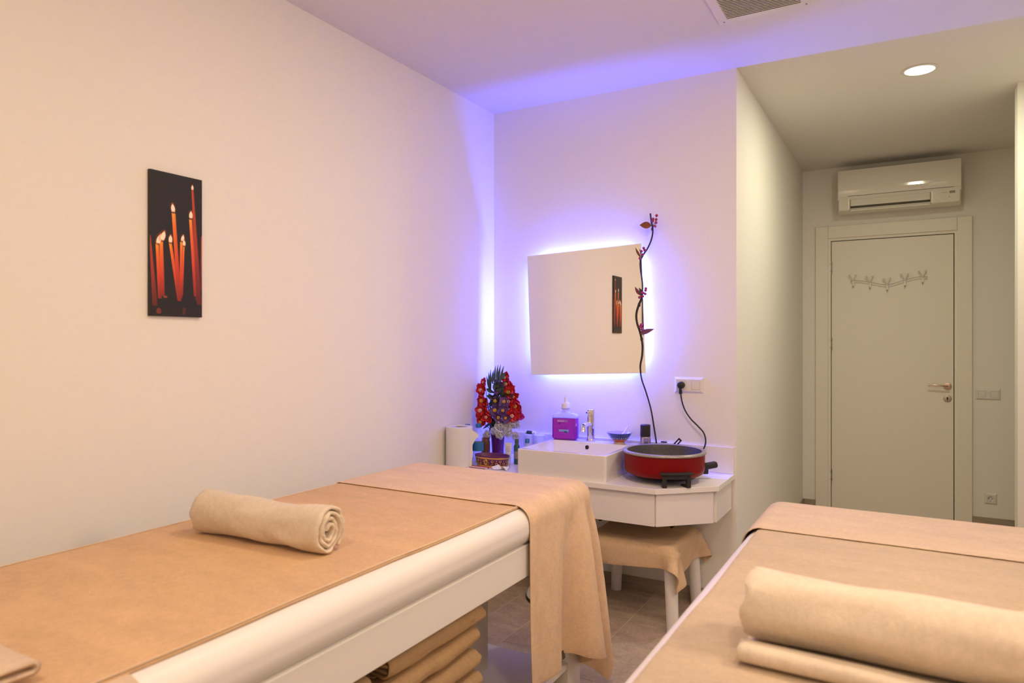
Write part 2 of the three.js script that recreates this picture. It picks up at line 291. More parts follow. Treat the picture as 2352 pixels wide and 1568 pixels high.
// ---------------------------------------------------------------- wall plates
function plate(name, label, category, pos, gangs, w, h, make) {
  const t = thing(name, label, category, pos);
  const s = new THREE.Shape(); const a = w / 2, b = h / 2; s.moveTo(-a, -b); s.lineTo(a, -b); s.lineTo(a, b); s.lineTo(-a, b); s.closePath();
  for (const gx of gangs) { const p = new THREE.Path(); p.moveTo(gx - 0.0225, -0.0225); p.lineTo(gx - 0.0225, 0.0225); p.lineTo(gx + 0.0225, 0.0225); p.lineTo(gx + 0.0225, -0.0225); p.closePath(); s.holes.push(p); }
  // frame with a chamfered rim
  const inA = a - 0.011, inB = b - 0.011, fr = new THREE.Shape(); fr.moveTo(-inA, -inB); fr.lineTo(inA, -inB); fr.lineTo(inA, inB); fr.lineTo(-inA, inB); fr.closePath(); fr.holes.push(...s.holes);
  const g = new THREE.ExtrudeGeometry(fr, { depth: 0.004, bevelEnabled: false }); g.translate(0, 0, 0.006);
  const rim = []; const A = [[-a, -b], [a, -b], [a, b], [-a, b]], B = [[-inA, -inB], [inA, -inB], [inA, inB], [-inA, inB]];
  for (let i = 0; i < 4; i++) { const j = (i + 1) % 4; const v = [[...A[i], 0], [...A[j], 0], [...B[j], 0.01], [...A[i], 0], [...B[j], 0.01], [...B[i], 0.01]].flat(); const q = new THREE.BufferGeometry(); q.setAttribute('position', new THREE.BufferAttribute(new Float32Array(v), 3)); q.setAttribute('uv', new THREE.BufferAttribute(new Float32Array(12), 2)); q.computeVertexNormals(); rim.push(q); }
  part(t, 'frame', merged([g, ...rim]), M.plasticWhite);
  gangs.forEach((gx, i) => make(t, gx, i)); return t;
}
function rocker(t, gx) { part(t, 'switch_rocker', moved(rbox(0.0435, 0.0435, 0.008, 0.0015), gx, 0, 0.006, 0.02), M.plasticWhite); }
function socket(t, gx, mat = M.plasticWhite) {
  const s = new THREE.Shape(); s.moveTo(-0.0218, -0.0218); s.lineTo(0.0218, -0.0218); s.lineTo(0.0218, 0.0218); s.lineTo(-0.0218, 0.0218); s.closePath(); const hole = new THREE.Path(); hole.absarc(0, 0, 0.0185, 0, Math.PI * 2, true); s.holes.push(hole);
  const g = new THREE.ExtrudeGeometry(s, { depth: 0.009, bevelEnabled: false, curveSegments: 24 }); g.translate(gx, 0, 0.001);
  const f = part(t, 'socket_insert', g, mat);
  part(f, 'socket_well', moved(cyl(0.0186, 0.0186, 0.001, 24), gx, 0, 0.0012, Math.PI / 2), mat);
  for (const sx of [-1, 1]) part(f, 'pin_shade_disc', moved(cyl(0.0028, 0.0028, 0.001, 10), gx + sx * 0.0095, 0, 0.0022, Math.PI / 2), M.dark);  // dark discs, their colour standing in for shade inside the pin holes
  for (const sy of [-1, 1]) part(f, 'earth_clip', moved(rbox(0.004, 0.006, 0.004, 0.001), gx, sy * 0.0165, 0.005), M.hinge);
}
plate('power_outlet', 'double white wall plate with a black plug, beside the mirror', 'power outlet', [1.16, 1.084, 0], [-0.036, 0.036], 0.15, 0.082, (t, gx, i) => i ? rocker(t, gx) : socket(t, gx));
plate('light_switch', 'double white rocker switch right of the door frame', 'light switch', [2.609, 0.934, DEEP], [-0.036, 0.036], 0.15, 0.082, rocker);
plate('light_switch', 'white switch plate half hidden behind the wall corner', 'light switch', [2.812, 0.934, DEEP], [-0.0, ], 0.085, 0.082, rocker);
plate('power_outlet', 'single white wall socket low beside the door frame', 'power outlet', [2.624, 0.2, DEEP], [0], 0.078, 0.08, (t, gx) => socket(t, gx));

// ---------------------------------------------------------------- ceiling vent
{
  const x0 = 1.44, x1 = 1.80, z0 = 0.53, z1 = 0.95, t = thing('ceiling_vent', 'white square slatted ventilation grille in the ceiling', 'air vent', [0, CEIL, 0]);
  const s = new THREE.Shape(); s.moveTo(x0, z0); s.lineTo(x1, z0); s.lineTo(x1, z1); s.lineTo(x0, z1); s.closePath();
  const h = new THREE.Path(); h.moveTo(x0 + 0.036, z0 + 0.036); h.lineTo(x1 - 0.036, z0 + 0.036); h.lineTo(x1 - 0.036, z1 - 0.036); h.lineTo(x0 + 0.036, z1 - 0.036); h.closePath(); s.holes.push(h);
  const g = new THREE.ExtrudeGeometry(s, { depth: 0.006, bevelEnabled: true, bevelSize: 0.002, bevelThickness: 0.002, bevelSegments: 2 }); g.rotateX(Math.PI / 2);
  part(t, 'frame', g, M.plasticWhite);
  // sheet-metal duct above the grille, open downwards
  for (const [a, b, c, d, e, f] of [[1.4705, 1.4725, 0.0, 0.42, 0.5625, 0.9175], [1.7675, 1.7695, 0.0, 0.42, 0.5625, 0.9175], [1.4705, 1.7695, 0.0, 0.42, 0.5605, 0.5625], [1.4705, 1.7695, 0.0, 0.42, 0.9175, 0.9195], [1.4705, 1.7695, 0.42, 0.422, 0.5605, 0.9195]]) part(t, 'duct_sheet', span(a, b, c, d, e, f), M.ductMetal);
  const slat = moved(rbox(x1 - x0 - 0.074, 0.0025, 0.011, 0.001, 1), 0, 0, 0, 0.75);
  for (let z = z0 + 0.043; z < z1 - 0.04; z += 0.0135) part(t, 'slat', slat, M.plasticWhite, [(x0 + x1) / 2, -0.009, z]);
  for (const [x, z] of [[x0 + 0.02, z0 + 0.017], [x1 - 0.02, z0 + 0.017]]) part(t, 'screw', cyl(0.004, 0.004, 0.003, 10), M.hinge, [x, -0.008, z]);
}

// ---------------------------------------------------------------- pictures on the left wall
function canvasTexture(w, h, draw) { const c = document.createElement('canvas'); c.width = w; c.height = h; draw(c.getContext('2d'), w, h); const t = new THREE.CanvasTexture(c); t.colorSpace = THREE.SRGBColorSpace; return t; }
function wallPicture(label, z, draw) {
  const t = thing('wall_picture', label, 'picture', [0, 1.626, z]);
  part(t, 'panel', moved(rbox(0.012, 0.474, 0.19, 0.001), 0.0062, 0, 0), M.black);
  const p = new THREE.PlaneGeometry(0.1895, 0.4735); p.rotateY(Math.PI / 2); p.translate(0.0126, 0, 0);
  part(t, 'print', p, std(lin(1, 1, 1), 0.55, { map: canvasTexture(384, 960, draw) }));
}
wallPicture('tall dark print of slender burning orange candles on the left wall', 2.058, (g, W, H) => {
  g.fillStyle = '#120b0a'; g.fillRect(0, 0, W, H);
  const r = rng(9); for (let i = 0; i < 900; i++) { g.fillStyle = `rgba(${40 + r() * 40},${20 + r() * 20},${15 + r() * 20},0.12)`; g.fillRect(r() * W, r() * H, 3, 3); }
  const candle = (u0, v0, u1, v1, w0, w1, hot) => {
    const gr = g.createLinearGradient(0, v0 * H, 0, v1 * H);
    hot ? (gr.addColorStop(0, '#ffa52a'), gr.addColorStop(0.15, '#f8741d'), gr.addColorStop(0.6, '#d8421a'), gr.addColorStop(1, '#8c2410')) : (gr.addColorStop(0, '#c4421c'), gr.addColorStop(0.5, '#a8331a'), gr.addColorStop(1, '#5e1a0d'));
    g.fillStyle = gr; g.beginPath(); g.moveTo((u0 - w0) * W, v0 * H); g.lineTo((u0 + w0) * W, v0 * H); g.lineTo((u1 + w1) * W, v1 * H); g.lineTo((u1 - w1) * W, v1 * H); g.closePath(); g.fill();
    g.strokeStyle = 'rgba(60,10,4,0.35)'; g.lineWidth = 2; g.beginPath(); g.moveTo((u0 + w0 * 0.7) * W, v0 * H); g.lineTo((u1 + w1 * 0.7) * W, v1 * H); g.stroke();
  };
  const flame = (u, v, h, tilt = 0) => {
    const x = u * W, y = v * H, s = h * H;
    g.fillStyle = 'rgba(255,90,20,0.25)'; g.beginPath(); g.ellipse(x + tilt * s * 0.3, y - s * 0.5, s * 0.42, s * 0.75, tilt, 0, 7); g.fill();
    g.fillStyle = '#ffb169'; g.beginPath(); g.moveTo(x - s * 0.2, y); g.quadraticCurveTo(x - s * 0.42 + tilt * s * 0.3, y - s * 0.5, x + tilt * s * 0.9, y - s * 1.1); g.quadraticCurveTo(x + s * 0.46 + tilt * s * 0.3, y - s * 0.45, x + s * 0.2, y); g.closePath(); g.fill();
    g.fillStyle = '#fff3dd'; g.beginPath(); g.ellipse(x + tilt * s * 0.35, y - s * 0.45, s * 0.24, s * 0.46, tilt, 0, 7); g.fill();
    g.strokeStyle = '#2a0d05'; g.lineWidth = 3; g.beginPath(); g.moveTo(x, y + s * 0.18); g.lineTo(x, y - s * 0.1); g.stroke();
  };
  candle(0.0, 0.45, 0.09, 0.93, 0.012, 0.05); candle(1.0, 0.41, 1.0, 0.8, 0.02, 0.03);
  candle(0.843, 0.33, 0.90, 0.88, 0.022, 0.034); candle(0.768, 0.30, 0.87, 0.85, 0.03, 0.036, true);
  candle(0.807, 0.085, 0.945, 0.91, 0.022, 0.052); candle(0.375, 0.49, 0.54, 0.88, 0.028, 0.034, true);
  candle(0.436, 0.276, 0.55, 0.89, 0.036, 0.036, true); candle(0.59, 0.47, 0.575, 0.87, 0.027, 0.03, true); candle(0.637, 0.50, 0.60, 0.85, 0.015, 0.02, true);
  candle(0.13, 0.507, 0.18, 0.88, 0.03, 0.035, true); candle(0.206, 0.485, 0.22, 0.86, 0.032, 0.05, true);
  flame(0.805, 0.085, 0.034); flame(0.43, 0.268, 0.056, -0.12); flame(0.772, 0.292, 0.052, 0.05); flame(0.145, 0.503, 0.066, 0.35); flame(0.216, 0.478, 0.066, 0.35); flame(0.375, 0.485, 0.052, 0.05); flame(0.605, 0.465, 0.046, 0.2); flame(0.64, 0.495, 0.04, 0);
  g.fillStyle = '#1c0d0a'; g.fillRect(0, 0.93 * H, W, 0.07 * H); g.fillStyle = '#7a2a1c'; g.beginPath(); g.ellipse(0.16 * W, 0.965 * H, 18, 20, 0, 0, 7); g.fill(); g.fillStyle = '#54231a'; g.beginPath(); g.ellipse(0.64 * W, 0.96 * H, 12, 26, 0.2, 0, 7); g.fill(); g.fillStyle = '#8a3d20'; g.beginPath(); g.ellipse(0.28 * W, 0.865 * H, 16, 9, 0, 0, 7); g.fill();
});
wallPicture('tall grey and peach print, its edge caught in the mirror', 2.785, (g, W, H) => {
  g.fillStyle = '#6e675f'; g.fillRect(0, 0, W, H); g.fillStyle = '#b7795c'; g.fillRect(0, H * 0.42, W, H);
  const r = rng(19); for (let i = 0; i < 500; i++) { g.fillStyle = `rgba(${90 + r() * 90},${70 + r() * 50},${60 + r() * 40},0.15)`; g.fillRect(r() * W, r() * H, 20, 6); }
});

// ---------------------------------------------------------------- back-lit mirror
{
  const S = 0.675, t = thing('backlit_mirror', 'square frameless mirror with blue light glowing behind its edges', 'mirror', [0.597, 1.466, 0]); t.rotation.z = 0.0385;
  const front = part(t, 'mirror_glass', moved(rbox(S, S, 0.004, 0.0006, 1), 0, 0, 0.043, -0.0034), M.mirror);
  part(t, 'backing_board', moved(rbox(S - 0.004, S - 0.004, 0.0035, 0.0005, 1), 0, 0, 0.0385, -0.0034), M.mirrorBack);
  part(t, 'wall_bracket', moved(rbox(S - 0.16, S - 0.16, 0.035, 0.002), 0, 0, 0.0182), M.ledHousing);
  const inset = S / 2 - 0.05;
  for (let k = 0; k < 4; k++) {
    const holder = new THREE.Group(); holder.name = 'led_side'; holder.rotation.z = k * Math.PI / 2; t.add(holder);
    // every side: strip seen from behind the glass, facing outwards (local +y)
    part(holder, 'led_strip', moved(rbox(0.55, 0.006, 0.012, 0.001, 1), 0, inset - 0.004, 0.016), lampGlow(LED_BLUE, 8));
    const l = new THREE.RectAreaLight(LED_BLUE, LED_POWER, 0.55, 0.012); l.position.set(0, inset, 0.016); l.rotation.x = Math.PI / 2; holder.add(l);
  }
  const r = rng(3);
  for (let i = 0; i < 7; i++) part(t, 'worn_edge_spot', moved(rbox(0.012 + 0.02 * r(), 0.003, 0.0006, 0.0002, 1), -0.05 + i * 0.045 + r() * 0.01, -S / 2 + 0.002, 0.0455), M.blackSoft);
}

// ---------------------------------------------------------------- decorative berry branch
{
  const t = thing('berry_branch', 'tall wavy decorative branch with red berries leaning past the mirror', 'branch');
  const stem = [[0.970, 1.967, 0.0415], [0.976, 1.921, 0.0415], [0.984, 1.878, 0.0435], [0.977, 1.832, 0.0455], [0.958, 1.788, 0.0475], [0.936, 1.755, 0.0495], [0.920, 1.723, 0.0505], [0.920, 1.685, 0.0505], [0.928, 1.632, 0.0505], [0.932, 1.585, 0.0505], [0.925, 1.533, 0.0505], [0.909, 1.496, 0.0505], [0.896, 1.449, 0.0505], [0.899, 1.406, 0.0505], [0.916, 1.354, 0.0505], [0.929, 1.29, 0.0505], [0.927, 1.23, 0.0495], [0.918, 1.18, 0.0485], [0.925, 1.113, 0.0475], [0.948, 1.046, 0.0465], [0.974, 0.958, 0.0455], [0.992, 0.859, 0.0455], [1.004, 0.782, 0.0455], [1.011, 0.716, 0.0455], [1.015, 0.6545, 0.0455]];
  part(t, 'stem', tube(stem, 0.0042, 200, 8), M.stemDark);
  for (const [x, y, z] of [[0.981, 1.885, 0.0435], [0.921, 1.728, 0.0505], [0.925, 1.535, 0.0515], [0.911, 1.497, 0.0505], [0.925, 1.318, 0.0505]]) part(t, 'node', moved(new THREE.SphereGeometry(0.0065, 10, 8).scale(0.9, 1.7, 0.9), x, y, z), M.stemDark);
  const sprays = [[[0.981, 1.89, 0.0455], [[1.008, 1.951], [0.990, 1.934], [0.988, 1.925], [1.007, 1.93], [1.006, 1.914], [1.000, 1.896]]], [[0.926, 1.742, 0.0525], [[0.943, 1.787], [0.947, 1.777], [0.930, 1.772], [0.936, 1.755], [0.922, 1.736]]], [[0.928, 1.54, 0.0535], [[0.953, 1.579], [0.953, 1.569], [0.950, 1.551], [0.937, 1.539], [0.921, 1.534], [0.939, 1.557]]], [[0.916, 1.35, 0.0535], [[0.928, 1.393], [0.922, 1.383], [0.933, 1.37]]]];
  const r = rng(8), berry = new THREE.SphereGeometry(0.0074, 14, 10);
  for (const [b, list] of sprays) for (const [x, y] of list) {
    const z = b[2] + 0.008 + r() * 0.008, m = part(t, 'berry', berry, M.berry, [x, y, z]);
    part(t, 'twig', tube([b, [(b[0] + x) / 2 + 0.003, (b[1] + y) / 2, (b[2] + z) / 2], [x, y - 0.004, z]], 0.0009, 8, 5), M.stemDark);
  }
  function flatLeaf(a, b, width, mat, bend) {
    const A = V(...a), B = V(...b), d = B.clone().sub(A), len = d.length(); d.normalize(); const side = V(-d.y, d.x, 0).normalize().multiplyScalar(1), up = V(0, 0, 1), n = 12, m = 4, pos = [], idx = [];
    for (let i = 0; i <= n; i++) for (let j = -m; j <= m; j++) { const k = i / n, w = width * Math.sin(Math.PI * Math.pow(k, 0.75)) * (j / m), p = A.clone().addScaledVector(d, k * len).addScaledVector(side, w).addScaledVector(up, bend * Math.sin(k * 2.6) + Math.abs(w) * 0.35); pos.push(p.x, p.y, p.z); }
    const q = 2 * m + 1; for (let i = 0; i < n; i++) for (let j = 0; j < q - 1; j++) { const o = i * q + j; idx.push(o, o + 1, o + q, o + 1, o + q + 1, o + q); }
    const g = new THREE.BufferGeometry(); g.setAttribute('position', new THREE.Float32BufferAttribute(pos, 3)); g.setIndex(idx); g.computeVertexNormals(); part(t, 'leaf', g, mat);
  }
  flatLeaf([0.978, 1.903, 0.046], [0.918, 1.909, 0.055], 0.0175, M.leafBrown, 0.006);
  flatLeaf([0.925, 1.739, 0.054], [0.900, 1.794, 0.066], 0.006, M.leafPurple, 0.012);
  flatLeaf([0.925, 1.543, 0.054], [0.898, 1.59, 0.066], 0.009, M.leafPurple, 0.012);
  flatLeaf([0.922, 1.347, 0.056], [0.999, 1.37, 0.060], 0.013, M.leafPurple, 0.008);
}

// ---------------------------------------------------------------- wash counter
const CT = 0.654;
{
  const t = thing('wash_counter', 'white wall-hung washbasin counter with a cut-off corner', 'counter');
  const outline = (o) => { const s = new THREE.Shape(); s.moveTo(0.001, -0.001); s.lineTo(1.387 - o, -0.001); s.lineTo(1.387 - o, -(0.33 - o * 0.4)); s.lineTo(1.162 - o * 0.4, -(0.54 - o)); s.lineTo(0.001, -(0.54 - o)); s.closePath(); return s; };
  const top = new THREE.ExtrudeGeometry(outline(0.0015), { depth: 0.021, bevelEnabled: true, bevelSize: 0.0015, bevelThickness: 0.0015, bevelSegments: 2 }); top.rotateX(-Math.PI / 2); top.translate(0, CT - 0.0225, 0);
  part(t, 'countertop', top, M.counter);
  const panel = (a, b, th = 0.018) => { const dx = b[0] - a[0], dz = b[1] - a[1], L = Math.hypot(dx, dz); return moved(rbox(L - 0.001, 0.149, th, 0.0012, 1), (a[0] + b[0]) / 2, 0.557, (a[1] + b[1]) / 2, 0, -Math.atan2(dz, dx), 0); };
  part(t, 'front_panel', panel([0.002, 0.512], [1.150, 0.512]), M.counter);
  part(t, 'corner_panel', panel([1.151, 0.513], [1.356, 0.318]), M.counter);
  part(t, 'side_panel', panel([1.362, 0.308], [1.362, 0.002]), M.counter);
  part(t, 'backsplash', rspan(0.001, 1.384, CT + 0.0005, 0.785, 0.001, 0.014, 0.001, 1), M.counter);
  for (const [x, z] of [[1.19, 0.42], [0.86, 0.46]]) {
    const b = part(t, 'shelf_bracket', merged([moved(rbox(0.03, 0.014, 0.04, 0.002), x, 0.483, z), moved(rbox(0.012, 0.03, 0.05, 0.002), x + 0.01, 0.478, z - 0.01)]), M.dark);
  }
  part(t, 'inner_board', rspan(0.002, 1.34, 0.49, 0.505, 0.004, 0.30, 0.001, 1), M.counter);
}
// ---------------------------------------------------------------- washbasin
{
  const t = thing('washbasin', 'rectangular white ceramic countertop washbasin', 'washbasin', [0.681, CT, 0.285]);
  const ring = (hx, z0, z1, y, r, n = 6) => { const out = []; const c = [[hx - r, z1 - r, 0], [-(hx - r), z1 - r, 1], [-(hx - r), z0 + r, 2], [hx - r, z0 + r, 3]]; for (const [cx, cz, q] of c) for (let i = 0; i <= n; i++) { const a = (q + i / n) * Math.PI / 2; out.push([cx + r * Math.cos(a), y, cz + r * Math.sin(a)]); } return out; };
  const R = [ring(0.2345, -0.229, 0.229, 0.0, 0.012), ring(0.2355, -0.23, 0.23, 0.004, 0.013), ring(0.2355, -0.23, 0.23, 0.118, 0.013), ring(0.234, -0.2285, 0.2285, 0.1215, 0.012), ring(0.231, -0.2255, 0.2255, 0.1225, 0.010), ring(0.216, -0.147, 0.212, 0.1225, 0.02), ring(0.212, -0.143, 0.208, 0.120, 0.02), ring(0.205, -0.138, 0.20, 0.09, 0.025), ring(0.188, -0.124, 0.184, 0.035, 0.03), ring(0.165, -0.10, 0.16, 0.018, 0.04), ring(0.02, 0.0, 0.04, 0.014, 0.018)];
  const pos = [], idx = [], n = R[0].length; R.forEach((q) => q.forEach((p) => pos.push(...p)));
  for (let k = 0; k < R.length - 1; k++) for (let i = 0; i < n; i++) { const j = (i + 1) % n, a = k * n + i, b = k * n + j, c = a + n, d = b + n; idx.push(a, c, b, b, c, d); }
  const g = new THREE.BufferGeometry(); g.setAttribute('position', new THREE.Float32BufferAttribute(pos, 3)); g.setIndex(idx); g.computeVertexNormals();
  part(t, 'basin', g, M.ceramic);
  const o = part(t, 'overflow_ring', moved(new THREE.TorusGeometry(0.0125, 0.0022, 8, 24), -0.02, 0.096, -0.1385, -0.25), M.chrome);
  part(o, 'overflow_shade_disc', moved(cyl(0.0125, 0.0125, 0.002, 24), -0.02, 0.096, -0.1388, Math.PI / 2 - 0.25), M.dark);  // dark disc: shade of the overflow recess put into its colour
  part(t, 'drain', moved(lathe([[0, 0.004], [0.022, 0.004], [0.028, 0]], 24), 0, 0.0145, 0.02), M.chrome);
}
const DECK = CT + 0.1225;
{
  const t = thing('basin_faucet', 'chrome single-lever basin faucet on the washbasin', 'faucet', [0.657, DECK, 0.085]);
  part(t, 'body', lathe([[0, 0], [0.027, 0], [0.027, 0.004], [0.0215, 0.007], [0.0205, 0.012], [0.0205, 0.128], [0.0195, 0.13], [0.0205, 0.132], [0.0205, 0.166], [0.018, 0.169], [0, 0.169]], 36), M.chrome);
  const s = part(t, 'spout', tube([[0, 0.088, 0.012], [0, 0.093, 0.04], [0, 0.092, 0.075], [0, 0.086, 0.095]], 0.0135, 24, 16), M.chrome);
  part(s, 'aerator', moved(lathe([[0, 0.016], [0.0145, 0.016], [0.0145, -0.018], [0.012, -0.021], [0, -0.021]], 24), 0, 0.076, 0.101, -0.35), M.chrome);
  part(t, 'lever', tube([[0, 0.152, 0.016], [0, 0.154, 0.034], [0, 0.155, 0.058]], 0.0042, 16, 10), M.chrome);
}
// ---------------------------------------------------------------- soap dispenser
{
  const t = thing('soap_bottle', 'square soap bottle of purple-pink liquid with a white pump on the washbasin', 'soap bottle', [0.517, DECK, 0.105], 0.22);
  const rr = (w, h, r) => { const s = new THREE.Shape(); const a = w / 2, b = h / 2; s.moveTo(-a + r, -b); s.lineTo(a - r, -b); s.quadraticCurveTo(a, -b, a, -b + r); s.lineTo(a, b - r); s.quadraticCurveTo(a, b, a - r, b); s.lineTo(-a + r, b); s.quadraticCurveTo(-a, b, -a, b - r); s.lineTo(-a, -b + r); s.quadraticCurveTo(-a, -b, -a + r, -b); return s; };
  const W = 0.142, D = 0.052;
  const loft = (levels) => { const n = 40, pos = [], idx = []; levels.forEach(([y, w, d, r]) => { const s = rr(w, d, r).getSpacedPoints(n).slice(0, n); s.forEach((p) => pos.push(p.x, y, p.y)); }); for (let k = 0; k < levels.length - 1; k++) for (let i = 0; i < n; i++) { const j = (i + 1) % n, a = k * n + i, b = k * n + j; idx.push(a, a + n, b, b, a + n, b + n); } const c0 = pos.length / 3; pos.push(0, levels[0][0], 0, 0, levels.at(-1)[0], 0); const e = (levels.length - 1) * n; for (let i = 0; i < n; i++) { const j = (i + 1) % n; idx.push(c0, i, j, c0 + 1, e + j, e + i); } const g = new THREE.BufferGeometry(); g.setAttribute('position', new THREE.Float32BufferAttribute(pos, 3)); g.setIndex(idx); g.computeVertexNormals(); return g; };
  part(t, 'liquid', loft([[0.0, W - 0.03, D - 0.02, 0.01], [0.003, W - 0.02, D - 0.008, 0.01], [0.012, W - 0.002, D, 0.012], [0.117, W - 0.002, D, 0.012]]), M.soapPink);
  part(t, 'shoulder', loft([[0.1172, W, D, 0.012], [0.128, W, D, 0.012], [0.136, W - 0.008, D - 0.004, 0.012], [0.141, W - 0.03, D - 0.012, 0.014], [0.145, 0.05, 0.036, 0.014], [0.152, 0.036, 0.034, 0.0165], [0.168, 0.034, 0.034, 0.0165]]), M.soapClear);
  const cap = part(t, 'pump_cap', lathe([[0, 0.166], [0.0235, 0.166], [0.0235, 0.176], [0.021, 0.178], [0.0225, 0.180], [0.0215, 0.194], [0.016, 0.201], [0.008, 0.203], [0.0075, 0.222], [0.0065, 0.224], [0.0065, 0.229], [0.0025, 0.231], [0.002, 0.238], [0, 0.238]], 30), M.plasticWhite);
  const lab = canvasTexture(256, 256, (g, w, h) => {
    g.fillStyle = '#a11bb0'; g.fillRect(0, 0, w, h);
    g.fillStyle = '#c58fd0'; g.fillRect(48, 14, 128, 26); g.fillStyle = '#6e3a86'; for (let i = 0; i < 9; i++) g.fillRect(130 + i * 5, 16, 2 + (i % 3), 22); g.fillStyle = '#7a2f92'; for (let i = 0; i < 8; i++) g.fillRect(62 + i * 8, 22, 5, 6);
    g.fillStyle = '#501060'; g.fillRect(60, 46, 70, 5); g.fillRect(62, 54, 20, 16);
    g.fillStyle = '#7c0f86'; for (let i = 0; i < 12; i++) { g.fillRect(92 + i * 7, 98, 5, 5); g.fillRect(102 + i * 6, 108, 4, 5); } g.fillStyle = '#5e0a62'; for (let i = 0; i < 14; i++) g.fillRect(70 + i * 8, 122 + (i % 3), 6, 8);
    g.fillStyle = '#7fa0c8'; g.fillRect(66, 138, 124, 28); g.fillStyle = '#12305f'; g.beginPath(); g.ellipse(150, 172, 26, 14, 0, 0, 7); g.fill(); g.strokeStyle = '#c9b4e6'; g.lineWidth = 2; g.beginPath(); g.ellipse(150, 172, 28, 16, 0, 0, 7); g.stroke(); g.strokeStyle = '#a8b8e0'; g.beginPath(); g.moveTo(134, 174); g.bezierCurveTo(142, 166, 146, 180, 154, 170); g.bezierCurveTo(158, 166, 162, 176, 168, 170); g.stroke();
    g.fillStyle = '#8a18a0'; for (let i = 0; i < 16; i++) g.fillRect(80 + i * 7, 218, 5, 6);
  });
  const lp = new THREE.PlaneGeometry(W - 0.03, 0.105); lp.translate(-0.004, 0.061, D / 2 + 0.0012);
  part(t, 'label_print', lp, std(lin(1, 1, 1), 0.35, { map: lab }));
}
// ---------------------------------------------------------------- painted bowl and spoon
{
  const t = thing('painted_bowl', 'small blue and red painted ceramic bowl on the washbasin', 'bowl', [0.822, DECK, 0.095]);
  part(t, 'foot', lathe([[0, 0], [0.028, 0], [0.0285, 0.003], [0.026, 0.010], [0.0, 0.010]], 36), M.bowlCream);
  part(t, 'red_band', lathe([[0.026, 0.010], [0.036, 0.016], [0.044, 0.024]], 36), M.bowlRed);
  part(t, 'dotted_band', lathe([[0.044, 0.024], [0.0515, 0.034]], 36), M.bowlMid);
  part(t, 'blue_band', lathe([[0.0515, 0.034], [0.059, 0.045], [0.065, 0.055], [0.066, 0.0565], [0.064, 0.0565]], 36), M.bowlBlue);
  part(t, 'inner_glaze', lathe([[0.064, 0.0565], [0.055, 0.043], [0.044, 0.029], [0.03, 0.018], [0, 0.015]], 36), M.bowlInside);
  const r = rng(4); for (let i = 0; i < 26; i++) { const a = i / 26 * Math.PI * 2; part(t, 'painted_dot', moved(new THREE.SphereGeometry(0.0024, 6, 5), 0.0482 * Math.cos(a), 0.029 + (i % 2) * 0.003, 0.0482 * Math.sin(a)), M.labelWhite); }
  const s = thing('small_spoon', 'white plastic spoon resting in the painted bowl', 'spoon', [0.822, DECK, 0.095]);
  part(s, 'handle', tube([[0.012, 0.044, 0.0], [0.026, 0.062, -0.008], [0.042, 0.088, -0.016]], 0.0042, 16, 8), M.plasticWhite);
  part(s, 'scoop', moved(new THREE.SphereGeometry(0.013, 14, 10).scale(1.4, 0.45, 1), -0.004, 0.032, 0.006, 0, 0, 0.5), M.plasticWhite);
}
// ---------------------------------------------------------------- spray can
{
  const t = thing('spray_can', 'silver spray can with a black cap beside the washbasin', 'spray can', [0.955, CT, 0.075]);
  part(t, 'can_body', lathe([[0, 0], [0.025, 0], [0.026, 0.003], [0.026, 0.158], [0.0245, 0.164]], 36), M.canMetal);
  part(t, 'cap', lathe([[0.0245, 0.164], [0.0258, 0.165], [0.0258, 0.222], [0.0235, 0.226], [0, 0.226]], 36), M.black);
  part(t, 'printed_strip', moved(new THREE.CylinderGeometry(0.0263, 0.0263, 0.14, 20, 1, true, 1.5, 1.1), 0, 0.085, 0), M.blackSoft);
}
